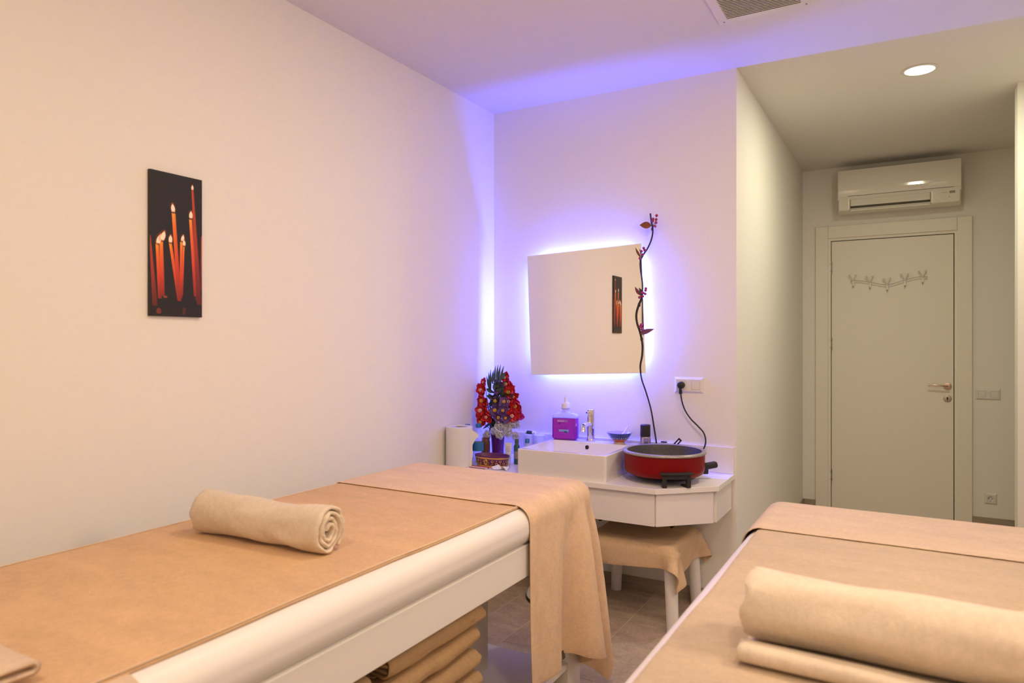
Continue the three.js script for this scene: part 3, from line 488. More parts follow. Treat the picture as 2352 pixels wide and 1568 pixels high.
// ---------------------------------------------------------------- electric pan
{
  const px = 1.125, pz = 0.30, t = thing('electric_pan', 'round red electric pan with speckled grey inside on the counter corner', 'electric pan', [px, CT, pz]);
  const R = 0.187;
  part(t, 'red_shell', lathe([[0.15, 0.03], [R - 0.02, 0.031], [R - 0.006, 0.04], [R - 0.001, 0.06], [R, 0.128], [R - 0.004, 0.13]], 72), M.panRed);
  const uvFix = (g, a, b) => { const uv = g.attributes.uv; for (let i = 0; i < uv.count; i++) uv.setXY(i, uv.getX(i) * a, uv.getY(i) * b); return g; };
  part(t, 'rim', uvFix(lathe([[R - 0.004, 0.128], [R + 0.005, 0.129], [R + 0.0075, 0.133], [R + 0.006, 0.140], [R - 0.004, 0.143], [R - 0.014, 0.139]], 72), 6, 0.2), M.panRim);
  part(t, 'stone_coating', uvFix(lathe([[R - 0.012, 0.139], [R - 0.016, 0.12], [R - 0.02, 0.065], [R - 0.035, 0.045], [0, 0.043]], 72), 5, 1), M.panStone);
  part(t, 'base_plate', lathe([[0, 0.0302], [0.15, 0.0302], [0.145, 0.018], [0, 0.018]], 48), M.black);
  // stands double as handles: a bent bar outside the shell on two feet
  for (const [ang, nm] of [[0.58, 'stand_handle'], [0.58 + Math.PI, 'stand_handle']]) {
    const g = []; const rad = R + 0.018, a0 = 0.30;
    const arc = []; for (let i = 0; i <= 12; i++) { const a = -a0 + 2 * a0 * i / 12; arc.push([Math.sin(a) * rad, 0, Math.cos(a) * rad]); }
    const bar = new THREE.Shape(); const o = [], q = []; for (let i = 0; i <= 14; i++) { const a = -0.36 + 0.72 * i / 14; o.push([Math.sin(a) * (R + 0.032), Math.cos(a) * (R + 0.032)]); q.push([Math.sin(a) * (R - 0.002), Math.cos(a) * (R - 0.002)]); }
    o.forEach(([x, y], i) => i ? bar.lineTo(x, y) : bar.moveTo(x, y)); q.reverse().forEach(([x, y]) => bar.lineTo(x, y)); bar.closePath();
    const bg = new THREE.ExtrudeGeometry(bar, { depth: 0.006, bevelEnabled: true, bevelSize: 0.001, bevelThickness: 0.001, bevelSegments: 1 }); bg.rotateX(Math.PI / 2); bg.scale(1, 1, 1); bg.translate(0, 0.066, 0); g.push(bg);
    const skirt = new THREE.Shape(); const so = [], si = []; for (let i = 0; i <= 14; i++) { const a = -0.31 + 0.62 * i / 14; so.push([Math.sin(a) * (R + 0.022), Math.cos(a) * (R + 0.022)]); si.push([Math.sin(a) * (R + 0.008), Math.cos(a) * (R + 0.008)]); }
    so.forEach(([x, y], i) => i ? skirt.lineTo(x, y) : skirt.moveTo(x, y)); si.reverse().forEach(([x, y]) => skirt.lineTo(x, y)); skirt.closePath();
    const sg = new THREE.ExtrudeGeometry(skirt, { depth: 0.022, bevelEnabled: false }); sg.rotateX(Math.PI / 2); sg.translate(0, 0.061, 0); g.push(sg);
    const h = part(t, nm, merged(g), M.blackSoft, [0, 0, 0], [0, ang, 0]);
    for (const s of [-1, 1]) part(h, 'foot', merged([moved(rbox(0.02, 0.05, 0.018, 0.003), Math.sin(s * 0.27) * (R + 0.015), 0.025, Math.cos(0.27) * (R + 0.015), 0, s * 0.27), moved(rbox(0.022, 0.010, 0.05, 0.003), Math.sin(s * 0.27) * (R - 0.005), 0.005, Math.cos(0.27) * (R - 0.005), 0, s * 0.27)]), M.blackSoft);
  }
  const side = part(t, 'side_grip', merged([moved(rbox(0.026, 0.046, 0.034, 0.004), 0.198, 0.046, 0), moved(rbox(0.062, 0.030, 0.032, 0.010, 4), 0.228, 0.062, 0, 0, 0, 0.16)]), M.blackSoft, [0, 0, 0], [0, 0.62, 0]);
  // thermostat plug at the back with the supply cord
  part(t, 'thermostat', merged([moved(rbox(0.05, 0.03, 0.035, 0.006), 0, 0.055, -R - 0.018)]), M.blackSoft, [0, 0, 0], [0, -0.5, 0]);
}
// tilted open black clip behind the pan
{
  const g = new THREE.Shape(); g.moveTo(-0.009, 0); g.lineTo(0.009, 0); g.lineTo(0.009, 0.062); g.lineTo(-0.009, 0.062); g.closePath(); const h = new THREE.Path(); h.moveTo(-0.0045, 0.008); h.lineTo(0.0045, 0.008); h.lineTo(0.0045, 0.056); h.lineTo(-0.0045, 0.056); h.closePath(); g.holes.push(h);
  const t = thing('lid_clip', 'small black open-frame clip sticking up behind the red pan', 'clip', [1.09, CT, 0.045]);
  const e = new THREE.ExtrudeGeometry(g, { depth: 0.005, bevelEnabled: true, bevelSize: 0.001, bevelThickness: 0.001, bevelSegments: 1 });
  part(t, 'loop', moved(e, -0.002, 0.112, 0.0, 0, 0, -0.72), M.black);
  part(t, 'post', rspan(-0.014, 0.012, 0, 0.122, -0.004, 0.006, 0.002), M.black);
}
// plug and cord
{
  const t = thing('plug_cable', 'black power cord hanging from the wall plug behind the pan', 'cable', [0, 0, 0]);
  const p = part(t, 'plug', merged([moved(lathe([[0, 0.024], [0.014, 0.024], [0.0175, 0.018], [0.0175, -0.004]], 24), 1.124, 1.084, 0.012, Math.PI / 2), moved(cyl(0.006, 0.009, 0.034, 12), 1.1235, 1.058, 0.028, 0.25)]), M.black);
  part(t, 'wire', tube([[1.124, 1.05, 0.03], [1.134, 1.0, 0.034], [1.151, 0.955, 0.034], [1.180, 0.915, 0.034], [1.215, 0.882, 0.034], [1.243, 0.85, 0.034], [1.253, 0.81, 0.036], [1.245, 0.775, 0.04], [1.225, 0.74, 0.05], [1.20, 0.715, 0.08], [1.19, 0.709, 0.12]], 0.0038, 80, 8), M.black);
}
solo('cord_loop', moved(new THREE.TorusGeometry(0.0085, 0.0032, 8, 20).scale(1.5, 0.6, 1), 0, 0, 0, 1.45), M.black, 'little dark loop of cord lying on the backsplash beside the branch', 'cord', [1.033, 0.7884, 0.014]);

// ---------------------------------------------------------------- paper towel roll
{
  const t = thing('paper_towel_roll', 'large white paper towel roll standing in the counter corner', 'paper roll', [0.077, CT, 0.478]);
  part(t, 'paper', lathe([[0.021, 0.0], [0.068, 0.0], [0.070, 0.003], [0.070, 0.202], [0.067, 0.206], [0.021, 0.206], [0.021, 0.0]], 64), M.paper);
  part(t, 'core', lathe([[0.0208, 0.001], [0.0208, 0.2055], [0.0195, 0.2055], [0.0195, 0.001]], 32), M.cardboard);
  // torn loose sheet edge hanging off the right side
  const n = 14, pos = [], idx = [], r = rng(12); const edge = [0.006, 0.008, 0.007, 0.010, 0.012, 0.014, 0.012, 0.009, 0.014, 0.020, 0.030, 0.042, 0.036, 0.012, 0.004];
  for (let i = 0; i <= n; i++) { const y = 0.204 * i / n; for (let k = 0; k <= 4; k++) { const f = k / 4; pos.push(0.0702 + 0.002 * f + 0.0 * r(), y, 0.004 - edge[i] * f * 0.4); pos[pos.length - 3] = 0.0702 + edge[i] * f; } }
  for (let i = 0; i < n; i++) for (let k = 0; k < 4; k++) { const a = i * 5 + k; idx.push(a, a + 1, a + 5, a + 1, a + 6, a + 5); }
  const g = new THREE.BufferGeometry(); g.setAttribute('position', new THREE.Float32BufferAttribute(pos, 3)); g.setAttribute('uv', new THREE.Float32BufferAttribute(new Float32Array(pos.length / 3 * 2), 2)); g.setIndex(idx); g.computeVertexNormals();
  part(t, 'loose_sheet', g, M.paper);
}
// ---------------------------------------------------------------- flowers
const RED_BLOOMS = [[0.057, 1.035, 0.235, 0.0283], [0.071, 0.978, 0.245, 0.0303], [0.073, 0.924, 0.265, 0.0315], [0.112, 0.89, 0.265, 0.0251], [0.075, 0.86, 0.265, 0.0251], [0.173, 1.104, 0.165, 0.0222], [0.187, 1.07, 0.175, 0.0234], [0.212, 1.026, 0.195, 0.0303], [0.226, 0.977, 0.215, 0.0251], [0.233, 1.0, 0.175, 0.021], [0.255, 0.951, 0.195, 0.0291], [0.258, 0.901, 0.235, 0.0303], [0.06, 1.077, 0.215, 0.0182]];
const MAGENTA_BLOOMS = [[0.279, 0.899, 0.205, 0.0222]];
const PURPLE_BLOOMS = [[0.135, 1.079, 0.175, 0.0194], [0.127, 1.047, 0.185, 0.0194], [0.159, 1.048, 0.195, 0.0194], [0.148, 1.019, 0.205, 0.0222], [0.145, 0.976, 0.225, 0.0275], [0.207, 0.976, 0.235, 0.0251], [0.156, 0.927, 0.245, 0.0291], [0.206, 0.928, 0.245, 0.0251], [0.184, 0.89, 0.255, 0.0251], [0.229, 0.89, 0.255, 0.0222]];
const WHITE_BLOOMS = [[0.178, 0.845, 0.255, 0.0234], [0.22, 0.841, 0.245, 0.0234], [0.253, 0.854, 0.235, 0.0234], [0.273, 0.855, 0.215, 0.021], [0.165, 0.815, 0.275, 0.0222], [0.205, 0.801, 0.285, 0.0234], [0.248, 0.815, 0.265, 0.0243], [0.11, 0.793, 0.265, 0.0243], [0.105, 0.764, 0.265, 0.017], [0.28, 0.795, 0.235, 0.0202]];
const BLADE_LEAVES = [[[0.086, 1.047, 0.18], [0.072, 1.148, 0.17]], [[0.1, 1.084, 0.18], [0.089, 1.144, 0.17]], [[0.114, 1.085, 0.18], [0.103, 1.171, 0.17]], [[0.131, 1.089, 0.18], [0.118, 1.175, 0.17]], [[0.138, 1.085, 0.18], [0.136, 1.176, 0.17]], [[0.154, 1.098, 0.18], [0.157, 1.17, 0.17]], [[0.168, 1.106, 0.18], [0.174, 1.14, 0.17]], [[0.083, 1.047, 0.18], [0.058, 1.134, 0.17]], [[0.081, 1.043, 0.18], [0.043, 1.11, 0.17]], [[0.1, 1.023, 0.18], [0.046, 1.041, 0.17]], [[0.105, 0.991, 0.18], [0.053, 1.013, 0.17]], [[0.107, 0.975, 0.18], [0.058, 0.989, 0.17]], [[0.095, 0.853, 0.18], [0.017, 0.806, 0.17]], [[0.119, 1.048, 0.18], [0.096, 1.088, 0.17]]];

{
  const t = thing('flower_vase', 'dark purple glass vase holding the artificial flowers', 'vase', [0.155, CT, 0.215]);
  part(t, 'vase_body', lathe([[0, 0], [0.034, 0], [0.036, 0.004], [0.033, 0.05], [0.038, 0.13], [0.041, 0.14], [0.039, 0.14], [0.035, 0.13], [0.030, 0.05], [0.030, 0.006], [0, 0.006]], 40), M.vase);
  const b = thing('flower_bouquet', 'tall artificial bouquet of red, purple and white flowers in the vase', 'bouquet', [0, 0, 0]);
  const r = rng(21);
  function petal(len, wid, cup, ruffle, seed) {
    const q = rng(seed), ph = q() * 6, n = 6, m = 4, pos = [], idx = [];
    for (let i = 0; i <= n; i++) for (let j = -m; j <= m; j++) { const k = i / n, s = j / m, w = wid * Math.pow(Math.sin(Math.PI * (0.12 + 0.78 * k)), 0.8) * s; const rr = ruffle * k * Math.sin(s * 7 + ph) * 0.5; pos.push(w, len * k * (1 - 0.12 * s * s), cup * Math.sin(k * 2.3) * len * 0.5 + Math.abs(s * s) * wid * 0.35 + rr); }
    const c = 2 * m + 1; for (let i = 0; i < n; i++) for (let j = 0; j < c - 1; j++) { const o = i * c + j; idx.push(o, o + 1, o + c, o + 1, o + c + 1, o + c); }
    const g = new THREE.BufferGeometry(); g.setAttribute('position', new THREE.Float32BufferAttribute(pos, 3)); g.setIndex(idx); g.computeVertexNormals(); return g;
  }
  // a bloom opens along +z
  function bloomGeo(rad, layers, seed) {
    const out = []; let s = seed;
    for (const [count, len, wid, open, cup, ruffle] of layers) for (let i = 0; i < count; i++) { const a = i / count * Math.PI * 2 + (s % 7) * 0.35, g = petal(len * rad, wid * rad, cup, ruffle * rad, s++); g.rotateX(Math.PI / 2 - open); g.rotateZ(a); out.push(g); }
    const g = mergeGeometries(out); g.translate(0, 0, -rad * 0.45); return g;
  }
  const lily = [[5, 1.15, 0.62, 1.05, -0.25, 0.12]], glad = [[3, 1.25, 0.66, 1.15, -0.3, 0.28], [3, 1.1, 0.6, 0.75, -0.25, 0.3]], carn = [[7, 0.95, 0.55, 1.25, -0.3, 0.22], [6, 0.9, 0.52, 0.9, -0.35, 0.22], [5, 0.8, 0.48, 0.55, -0.35, 0.2], [4, 0.7, 0.4, 0.25, -0.3, 0.15]], bud = [[5, 1.3, 0.6, 0.45, -0.35, 0.2]];
  function bloom([x, y, z, rad], layers, mat, heart, seed, up = 0) {
    rad *= 1.38; const dx = (x - 0.155) * 3.2 + (r() - 0.5) * 0.5, dy = (r() - 0.5) * 0.5 + up, m = part(b, 'bloom', bloomGeo(rad, layers, seed), mat, [x, y, z]);
    m.lookAt(x + dx, y + dy, z + 1.0);
    if (heart) { const g = []; for (let i = 0; i < 5; i++) { const a = i / 5 * 6.283; g.push(moved(new THREE.SphereGeometry(rad * 0.13, 6, 5).scale(1, 1, 2.2), Math.cos(a) * rad * 0.15, Math.sin(a) * rad * 0.15, rad * 0.05)); } part(m, 'stamen', merged(g), heart); }
    return m;
  }
  RED_BLOOMS.forEach((p, i) => bloom(p, glad, M.petalRed, i % 3 === 1 ? M.stamenYellow : M.stamenPale, 100 + i * 17));
  MAGENTA_BLOOMS.forEach((p, i) => bloom(p, glad, M.petalMagenta, null, 300 + i * 17));
  PURPLE_BLOOMS.forEach((p, i) => i < 4 ? bloom(p, bud, M.petalPurple, null, 400 + i * 17, 1.6) : bloom(p, lily, M.petalPurple, M.stamenYellow, 400 + i * 17, 0.2));
  WHITE_BLOOMS.forEach((p, i) => bloom(p, carn, M.petalWhite, null, 600 + i * 31));
  BLADE_LEAVES.forEach(([a, c], i) => {
    const A = V(...a), C = V(...c), d = C.clone().sub(A), L = d.length() * 1.25, g = new THREE.BufferGeometry(), pos = [], idx = [], n = 8;
    A.addScaledVector(d, -0.25); d.normalize(); const s = V(d.y, -d.x, 0).normalize();
    for (let k = 0; k <= n; k++) { const f = k / n, w = 0.0075 * Math.sin(Math.PI * (0.15 + 0.85 * f)) + 0.0004; for (const q of [-1, 0, 1]) { const p = A.clone().addScaledVector(d, L * f).addScaledVector(s, q * w); pos.push(p.x, p.y, p.z + (q ? 0.002 : 0) - 0.02 * f * f); } }
    for (let k = 0; k < n; k++) for (let q = 0; q < 2; q++) { const o = k * 3 + q; idx.push(o, o + 1, o + 3, o + 1, o + 4, o + 3); }
    g.setAttribute('position', new THREE.Float32BufferAttribute(pos, 3)); g.setIndex(idx); g.computeVertexNormals(); part(b, 'blade_leaf', g, M.leafGreen);
  });
  // stems gather in the vase; dark foliage fills the heart of the bouquet
  [...RED_BLOOMS, ...PURPLE_BLOOMS, ...WHITE_BLOOMS].forEach(([x, y, z], i) => part(b, 'flower_stem', tube([[0.155 + (i % 5 - 2) * 0.006, CT + 0.01, 0.215 + (i % 3 - 1) * 0.006], [0.155 + (x - 0.155) * 0.3, CT + 0.14, 0.215], [x, y, z - 0.012]], 0.0018, 14, 5), M.leafGreen));
  for (let i = 0; i < 90; i++) {
    const k = r(), y = 0.80 + 0.26 * k, w = 0.085 * (1 - 0.5 * k), x = 0.155 + (r() * 2 - 1) * w, z = 0.20 + (r() - 0.5) * 0.06, L = 0.035 + r() * 0.03, g = petal(L, 0.011, -0.2, 0.002, 900 + i);
    const m = part(b, 'filler_leaf', g, M.leafGreen, [x, y, z], [(r() - 0.5) * 1.6, (r() - 0.5) * 1.5, (r() - 0.5) * 3]);
  }
}
// ---------------------------------------------------------------- jewelled oval box, comb, tissue
{
  const t = thing('jewelled_dish', 'oval purple dish with a gold filigree band in front of the vase', 'dish', [0.232, CT, 0.40]);
  const sc = (g) => g.scale(1, 1, 0.62);
  part(t, 'dish_body', sc(lathe([[0, 0.002], [0.078, 0.002], [0.085, 0.008], [0.098, 0.05], [0.101, 0.058], [0.098, 0.059], [0.094, 0.052], [0.082, 0.014], [0, 0.012]], 56)), M.boxPurple);
  part(t, 'lower_rim', sc(lathe([[0.079, 0.001], [0.086, 0.003], [0.087, 0.008], [0.085, 0.01]], 56)), M.gold);
  part(t, 'upper_rim', sc(lathe([[0.0965, 0.043], [0.1, 0.045], [0.1005, 0.050], [0.098, 0.051]], 56)), M.gold);
  const r = rng(33), swirl = new THREE.TorusGeometry(0.0055, 0.0016, 6, 12), bead = new THREE.SphereGeometry(0.0028, 8, 6);
  for (let i = 0; i < 24; i++) {
    const a = i / 24 * Math.PI * 2 + 0.1, rad = 0.0925, x = Math.sin(a) * rad, z = Math.cos(a) * rad * 0.62; if (z < -0.02) continue;
    const ry = Math.atan2(Math.sin(a), Math.cos(a) / 0.62);
    part(t, 'filigree_swirl', moved(swirl, x, 0.026 + (i % 2 ? 0.006 : -0.006), z, 0, ry, r()), M.gold);
    part(t, 'filigree_bead', moved(bead, x, 0.026 + (i % 2 ? -0.008 : 0.009), z, 0, ry), M.gold);
  }
  const j = part(t, 'medallion', moved(new THREE.TorusGeometry(0.0085, 0.0032, 8, 20).scale(0.8, 1.3, 1), 0.0, 0.028, 0.062), M.gold);
  part(j, 'jewel', moved(new THREE.SphereGeometry(0.0058, 12, 8).scale(0.9, 1.4, 0.5), 0, 0.026, 0.062), M.jewel);
}
{
  const t = thing('hair_comb', 'small red and white comb lying in front of the oval dish', 'comb', [0.205, CT, 0.487], -0.06);
  part(t, 'spine', moved(rbox(0.115, 0.009, 0.006, 0.002), 0, 0.0046, -0.008), M.combRed);
  part(t, 'teeth_backing', moved(rbox(0.1, 0.003, 0.004, 0.001), 0, 0.002, 0.014), M.combRed);
  for (let i = 0; i < 18; i++) part(t, 'tooth', moved(rbox(0.0028, 0.0045, 0.02, 0.0008, 1), -0.05 + i * 0.0059, 0.0035, 0.004), M.labelWhite);
}
{
  const pos = [], idx = [], n = 16, f = noiseField(55);
  for (let i = 0; i <= n; i++) for (let j = 0; j <= n; j++) { const u = i / n, v = j / n, fold = Math.max(0, Math.sin(u * 7.5 + v * 2.2)) * 0.02 * (1 - Math.abs(u - 0.4)); pos.push((u - 0.5) * 0.085, 0.0015 + fold + 0.004 * (f(u * 4, v * 4) + 1) * (u + 0.2), (v - 0.5) * 0.05 + 0.006 * f(u * 3 + 9, v * 2)); }
  for (let i = 0; i < n; i++) for (let j = 0; j < n; j++) { const a = i * (n + 1) + j; idx.push(a, a + 1, a + n + 1, a + 1, a + n + 2, a + n + 1); }
  const g = new THREE.BufferGeometry(); g.setAttribute('position', new THREE.Float32BufferAttribute(pos, 3)); g.setAttribute('uv', new THREE.Float32BufferAttribute(new Float32Array(pos.length / 3 * 2), 2)); g.setIndex(idx); g.computeVertexNormals();
  solo('crumpled_tissue', g, M.paper, 'crumpled white tissue on the counter beside the oval dish', 'tissue', [0.325, CT, 0.468], [0, 0.2, 0]);
}
// ---------------------------------------------------------------- small bottles and jars behind the flowers
function bottle(name, label, category, pos, pts, capPts, mat, capMat, band) {
  const t = thing(name, label, category, pos); part(t, 'bottle_body', lathe(pts, 32), mat); if (capPts) part(t, 'cap', lathe(capPts, 24), capMat);
  if (band) part(t, 'label_band', lathe(band[0], 32), band[1]); return t;
}
const waterPts = [[0, 0], [0.026, 0], [0.03, 0.006], [0.03, 0.05], [0.028, 0.055], [0.03, 0.06], [0.03, 0.12], [0.026, 0.145], [0.015, 0.17], [0.0125, 0.178], [0.0125, 0.19]];
bottle('water_bottle', 'clear water bottle with a blue cap and label left of the vase', 'water bottle', [0.098, CT, 0.325], waterPts, [[0.0145, 0.186], [0.0148, 0.204], [0.013, 0.207], [0, 0.207]], M.clearPlastic, M.capBlue, [[[0.0304, 0.06], [0.0306, 0.062], [0.0306, 0.105], [0.0304, 0.107]], M.bottleLabel]);
bottle('water_bottle', 'water bottle with a blue cap hidden behind the paper roll', 'water bottle', [0.047, CT, 0.355], waterPts, [[0.0145, 0.186], [0.0148, 0.200], [0.013, 0.203], [0, 0.203]], M.clearPlastic, M.capBlue, [[[0.0304, 0.06], [0.0306, 0.062], [0.0306, 0.105], [0.0304, 0.107]], M.bottleLabel]);
bottle('brown_jar', 'dark brown jar standing left of the purple vase', 'jar', [0.122, CT, 0.288], [[0, 0], [0.0225, 0], [0.024, 0.004], [0.024, 0.105], [0.02, 0.112]], [[0.0215, 0.110], [0.022, 0.126], [0, 0.127]], M.jarBrown, M.jarBrown);
{
  const t = thing('cream_tube', 'white cream tube standing on its cap right of the vase', 'tube', [0.287, CT, 0.325], 0.25);
  const lv = []; const n = 28, pos = [], idx = []; for (let k = 0; k <= 8; k++) { const f = k / 8, a = 0.0125 + 0.0065 * f, b = 0.0125 * (1 - f) + 0.0012; for (let i = 0; i < n; i++) { const q = i / n * 6.2832; pos.push(Math.cos(q) * a, 0.018 + 0.098 * f, Math.sin(q) * b); } }
  for (let k = 0; k < 8; k++) for (let i = 0; i < n; i++) { const j = (i + 1) % n, a = k * n + i, b = k * n + j; idx.push(a, a + n, b, b, a + n, b + n); }
  const g = new THREE.BufferGeometry(); g.setAttribute('position', new THREE.Float32BufferAttribute(pos, 3)); g.setIndex(idx); g.computeVertexNormals();
  part(t, 'tube_body', g, M.labelWhite); part(t, 'cap', lathe([[0, 0], [0.0125, 0], [0.0125, 0.018], [0, 0.018]], 24), M.plasticWhite);
  for (let k = 0; k < 4; k++) part(t, 'print_line', moved(rbox(0.02 - 0.003 * (k % 2), 0.0016, 0.0006, 0.0002, 1), 0, 0.095 - k * 0.008, 0.0052 + k * 0.0011, -0.12), M.acGrey);
}
bottle('green_bottle', 'slim dark green bottle with a label beside the cream tube', 'bottle', [0.318, CT, 0.29], [[0, 0], [0.014, 0], [0.0155, 0.004], [0.0155, 0.095], [0.009, 0.108], [0.009, 0.116]], [[0.0105, 0.112], [0.0105, 0.132], [0, 0.133]], M.greenGlass, M.leafGreen, [[[0.0158, 0.03], [0.0158, 0.07]], M.acGrey]);
bottle('clear_bottle', 'small clear bottle with a white label against the washbasin', 'bottle', [0.352, CT, 0.235], [[0, 0], [0.019, 0], [0.021, 0.004], [0.021, 0.085], [0.011, 0.105], [0.011, 0.112]], [[0.0125, 0.108], [0.0125, 0.130], [0, 0.131]], M.clearPlastic, M.capBlue, [[[0.0213, 0.02], [0.0213, 0.06]], M.labelWhite]);
for (const [x, lab] of [[0.279, 'clear lidded plastic tub nearest the flowers'], [0.345, 'clear lidded plastic tub nearest the soap bottle']]) {
  const t = thing('plastic_tub', lab, 'plastic tub', [x, CT, 0.085], 0, 'lidded plastic tubs');
  part(t, 'tub_body', lathe([[0, 0.002], [0.024, 0.002], [0.026, 0.006], [0.0295, 0.126], [0.0305, 0.128]], 32), M.milkyPlastic);
  part(t, 'lid', lathe([[0.031, 0.126], [0.032, 0.128], [0.032, 0.133], [0.028, 0.135], [0, 0.135]], 32), M.milkyPlastic);
  part(t, 'contents', lathe([[0, 0.004], [0.0235, 0.004], [0.0272, 0.096], [0, 0.096]], 24), M.paper);
}
{
  const t = thing('ointment_tube', 'small green and white tube lying across the plastic tubs', 'tube', [0.289, CT + 0.1445, 0.09]);
  part(t, 'tube_body', moved(cyl(0.0092, 0.0092, 0.05, 20), -0.002, 0, 0, 0, 0, Math.PI / 2), M.labelWhite);
  part(t, 'green_band', moved(cyl(0.0094, 0.0094, 0.034, 20, 1, true), 0.0, 0, 0, 0, 0, Math.PI / 2), M.leafGreen);
  part(t, 'cap', moved(cyl(0.0075, 0.0075, 0.014, 16), 0.029, 0, 0, 0, 0, Math.PI / 2), M.plasticWhite);
}

// ---------------------------------------------------------------- cloth: a sheet of particles falls over what carries it
function roundedBoxPush(x0, x1, y0, y1, z0, z1, r, skin) {
  const c = [(x0 + x1) / 2, (y0 + y1) / 2, (z0 + z1) / 2], h = [(x1 - x0) / 2 - r, (y1 - y0) / 2 - r, (z1 - z0) / 2 - r];
  return (P, k) => {
    const d = [P[k] - c[0], P[k + 1] - c[1], P[k + 2] - c[2]], q = d.map((v, i) => Math.abs(v) - h[i]);
    if (q[0] > r + skin || q[1] > r + skin || q[2] > r + skin) return false;
    const m = q.map((v) => Math.max(v, 0)), l = Math.hypot(m[0], m[1], m[2]);
    if (l > 0) { if (l >= r + skin) return false; const s = (r + skin) / l; for (let i = 0; i < 3; i++) if (m[i] > 0) P[k + i] = c[i] + Math.sign(d[i]) * (h[i] + m[i] * s); return true; }
    let b = 0; for (let i = 1; i < 3; i++) if (q[i] > q[b]) b = i; P[k + b] = c[b] + Math.sign(d[b]) * (h[b] + r + skin); return true;
  };
}
function drape({ nx, nz, w, d, place, push, pinned, steps = 420, iters = 10, seed = 1, gust = 0.0006, drag = 0.985, bend = 0.25 }) {
  const N = (nx + 1) * (nz + 1), P = new Float64Array(N * 3), Q = new Float64Array(N * 3), fixed = new Uint8Array(N), r = rng(seed), id = (i, j) => j * (nx + 1) + i;
  for (let j = 0; j <= nz; j++) for (let i = 0; i <= nx; i++) { const p = place(i / nx, j / nz), k = id(i, j) * 3; P[k] = p[0]; P[k + 1] = p[1] + (r() - 0.5) * gust; P[k + 2] = p[2]; Q.set(P.subarray(k, k + 3), k); fixed[id(i, j)] = pinned(p[0], p[2]) ? 1 : 0; }
  const C = []; const dx = w / nx, dz = d / nz, dg = Math.hypot(dx, dz);
  for (let j = 0; j <= nz; j++) for (let i = 0; i <= nx; i++) {
    if (i < nx) C.push([id(i, j), id(i + 1, j), dx, 1]); if (j < nz) C.push([id(i, j), id(i, j + 1), dz, 1]);
    if (i < nx && j < nz) { C.push([id(i, j), id(i + 1, j + 1), dg, 0.5]); C.push([id(i + 1, j), id(i, j + 1), dg, 0.5]); }
    if (i < nx - 2) C.push([id(i, j), id(i + 3, j), 3 * dx, bend]); if (j < nz - 2) C.push([id(i, j), id(i, j + 3), 3 * dz, bend]);
  }
  const A = Int32Array.from(C, (c) => c[0] * 3), B = Int32Array.from(C, (c) => c[1] * 3), L = Float64Array.from(C, (c) => c[2]), K = Float64Array.from(C, (c) => c[3]), g = -9.8 * 0.006 * 0.006;
  for (let s = 0; s < steps; s++) {
    for (let n = 0; n < N; n++) { if (fixed[n]) continue; const k = n * 3; for (let a = 0; a < 3; a++) { const v = (P[k + a] - Q[k + a]) * drag; Q[k + a] = P[k + a]; P[k + a] += v; } P[k + 1] += g; }
    for (let it = 0; it < iters; it++) {
      for (let c = 0; c < A.length; c++) {
        const a = A[c], b = B[c], x = P[b] - P[a], y = P[b + 1] - P[a + 1], z = P[b + 2] - P[a + 2], l = Math.sqrt(x * x + y * y + z * z) || 1e-9; const soft = K[c] === bend && l > L[c]; if (soft) continue;
        const fa = fixed[a / 3], fb = fixed[b / 3]; if (fa && fb) continue; const k = (l - L[c]) / l * K[c] * (fa || fb ? 1 : 0.5);
        if (!fa) { P[a] += x * k; P[a + 1] += y * k; P[a + 2] += z * k; } if (!fb) { P[b] -= x * k; P[b + 1] -= y * k; P[b + 2] -= z * k; }
      }
    }
    for (let n = 0; n < N; n++) { if (fixed[n]) continue; const k = n * 3; for (const f of push) if (f(P, k)) { for (let a = 0; a < 3; a++) Q[k + a] = P[k + a] + (Q[k + a] - P[k + a]) * 0.25; } if (P[k + 1] < 0.004) { P[k + 1] = 0.004; } }
  }
  return { P, nx, nz, w, d };
}
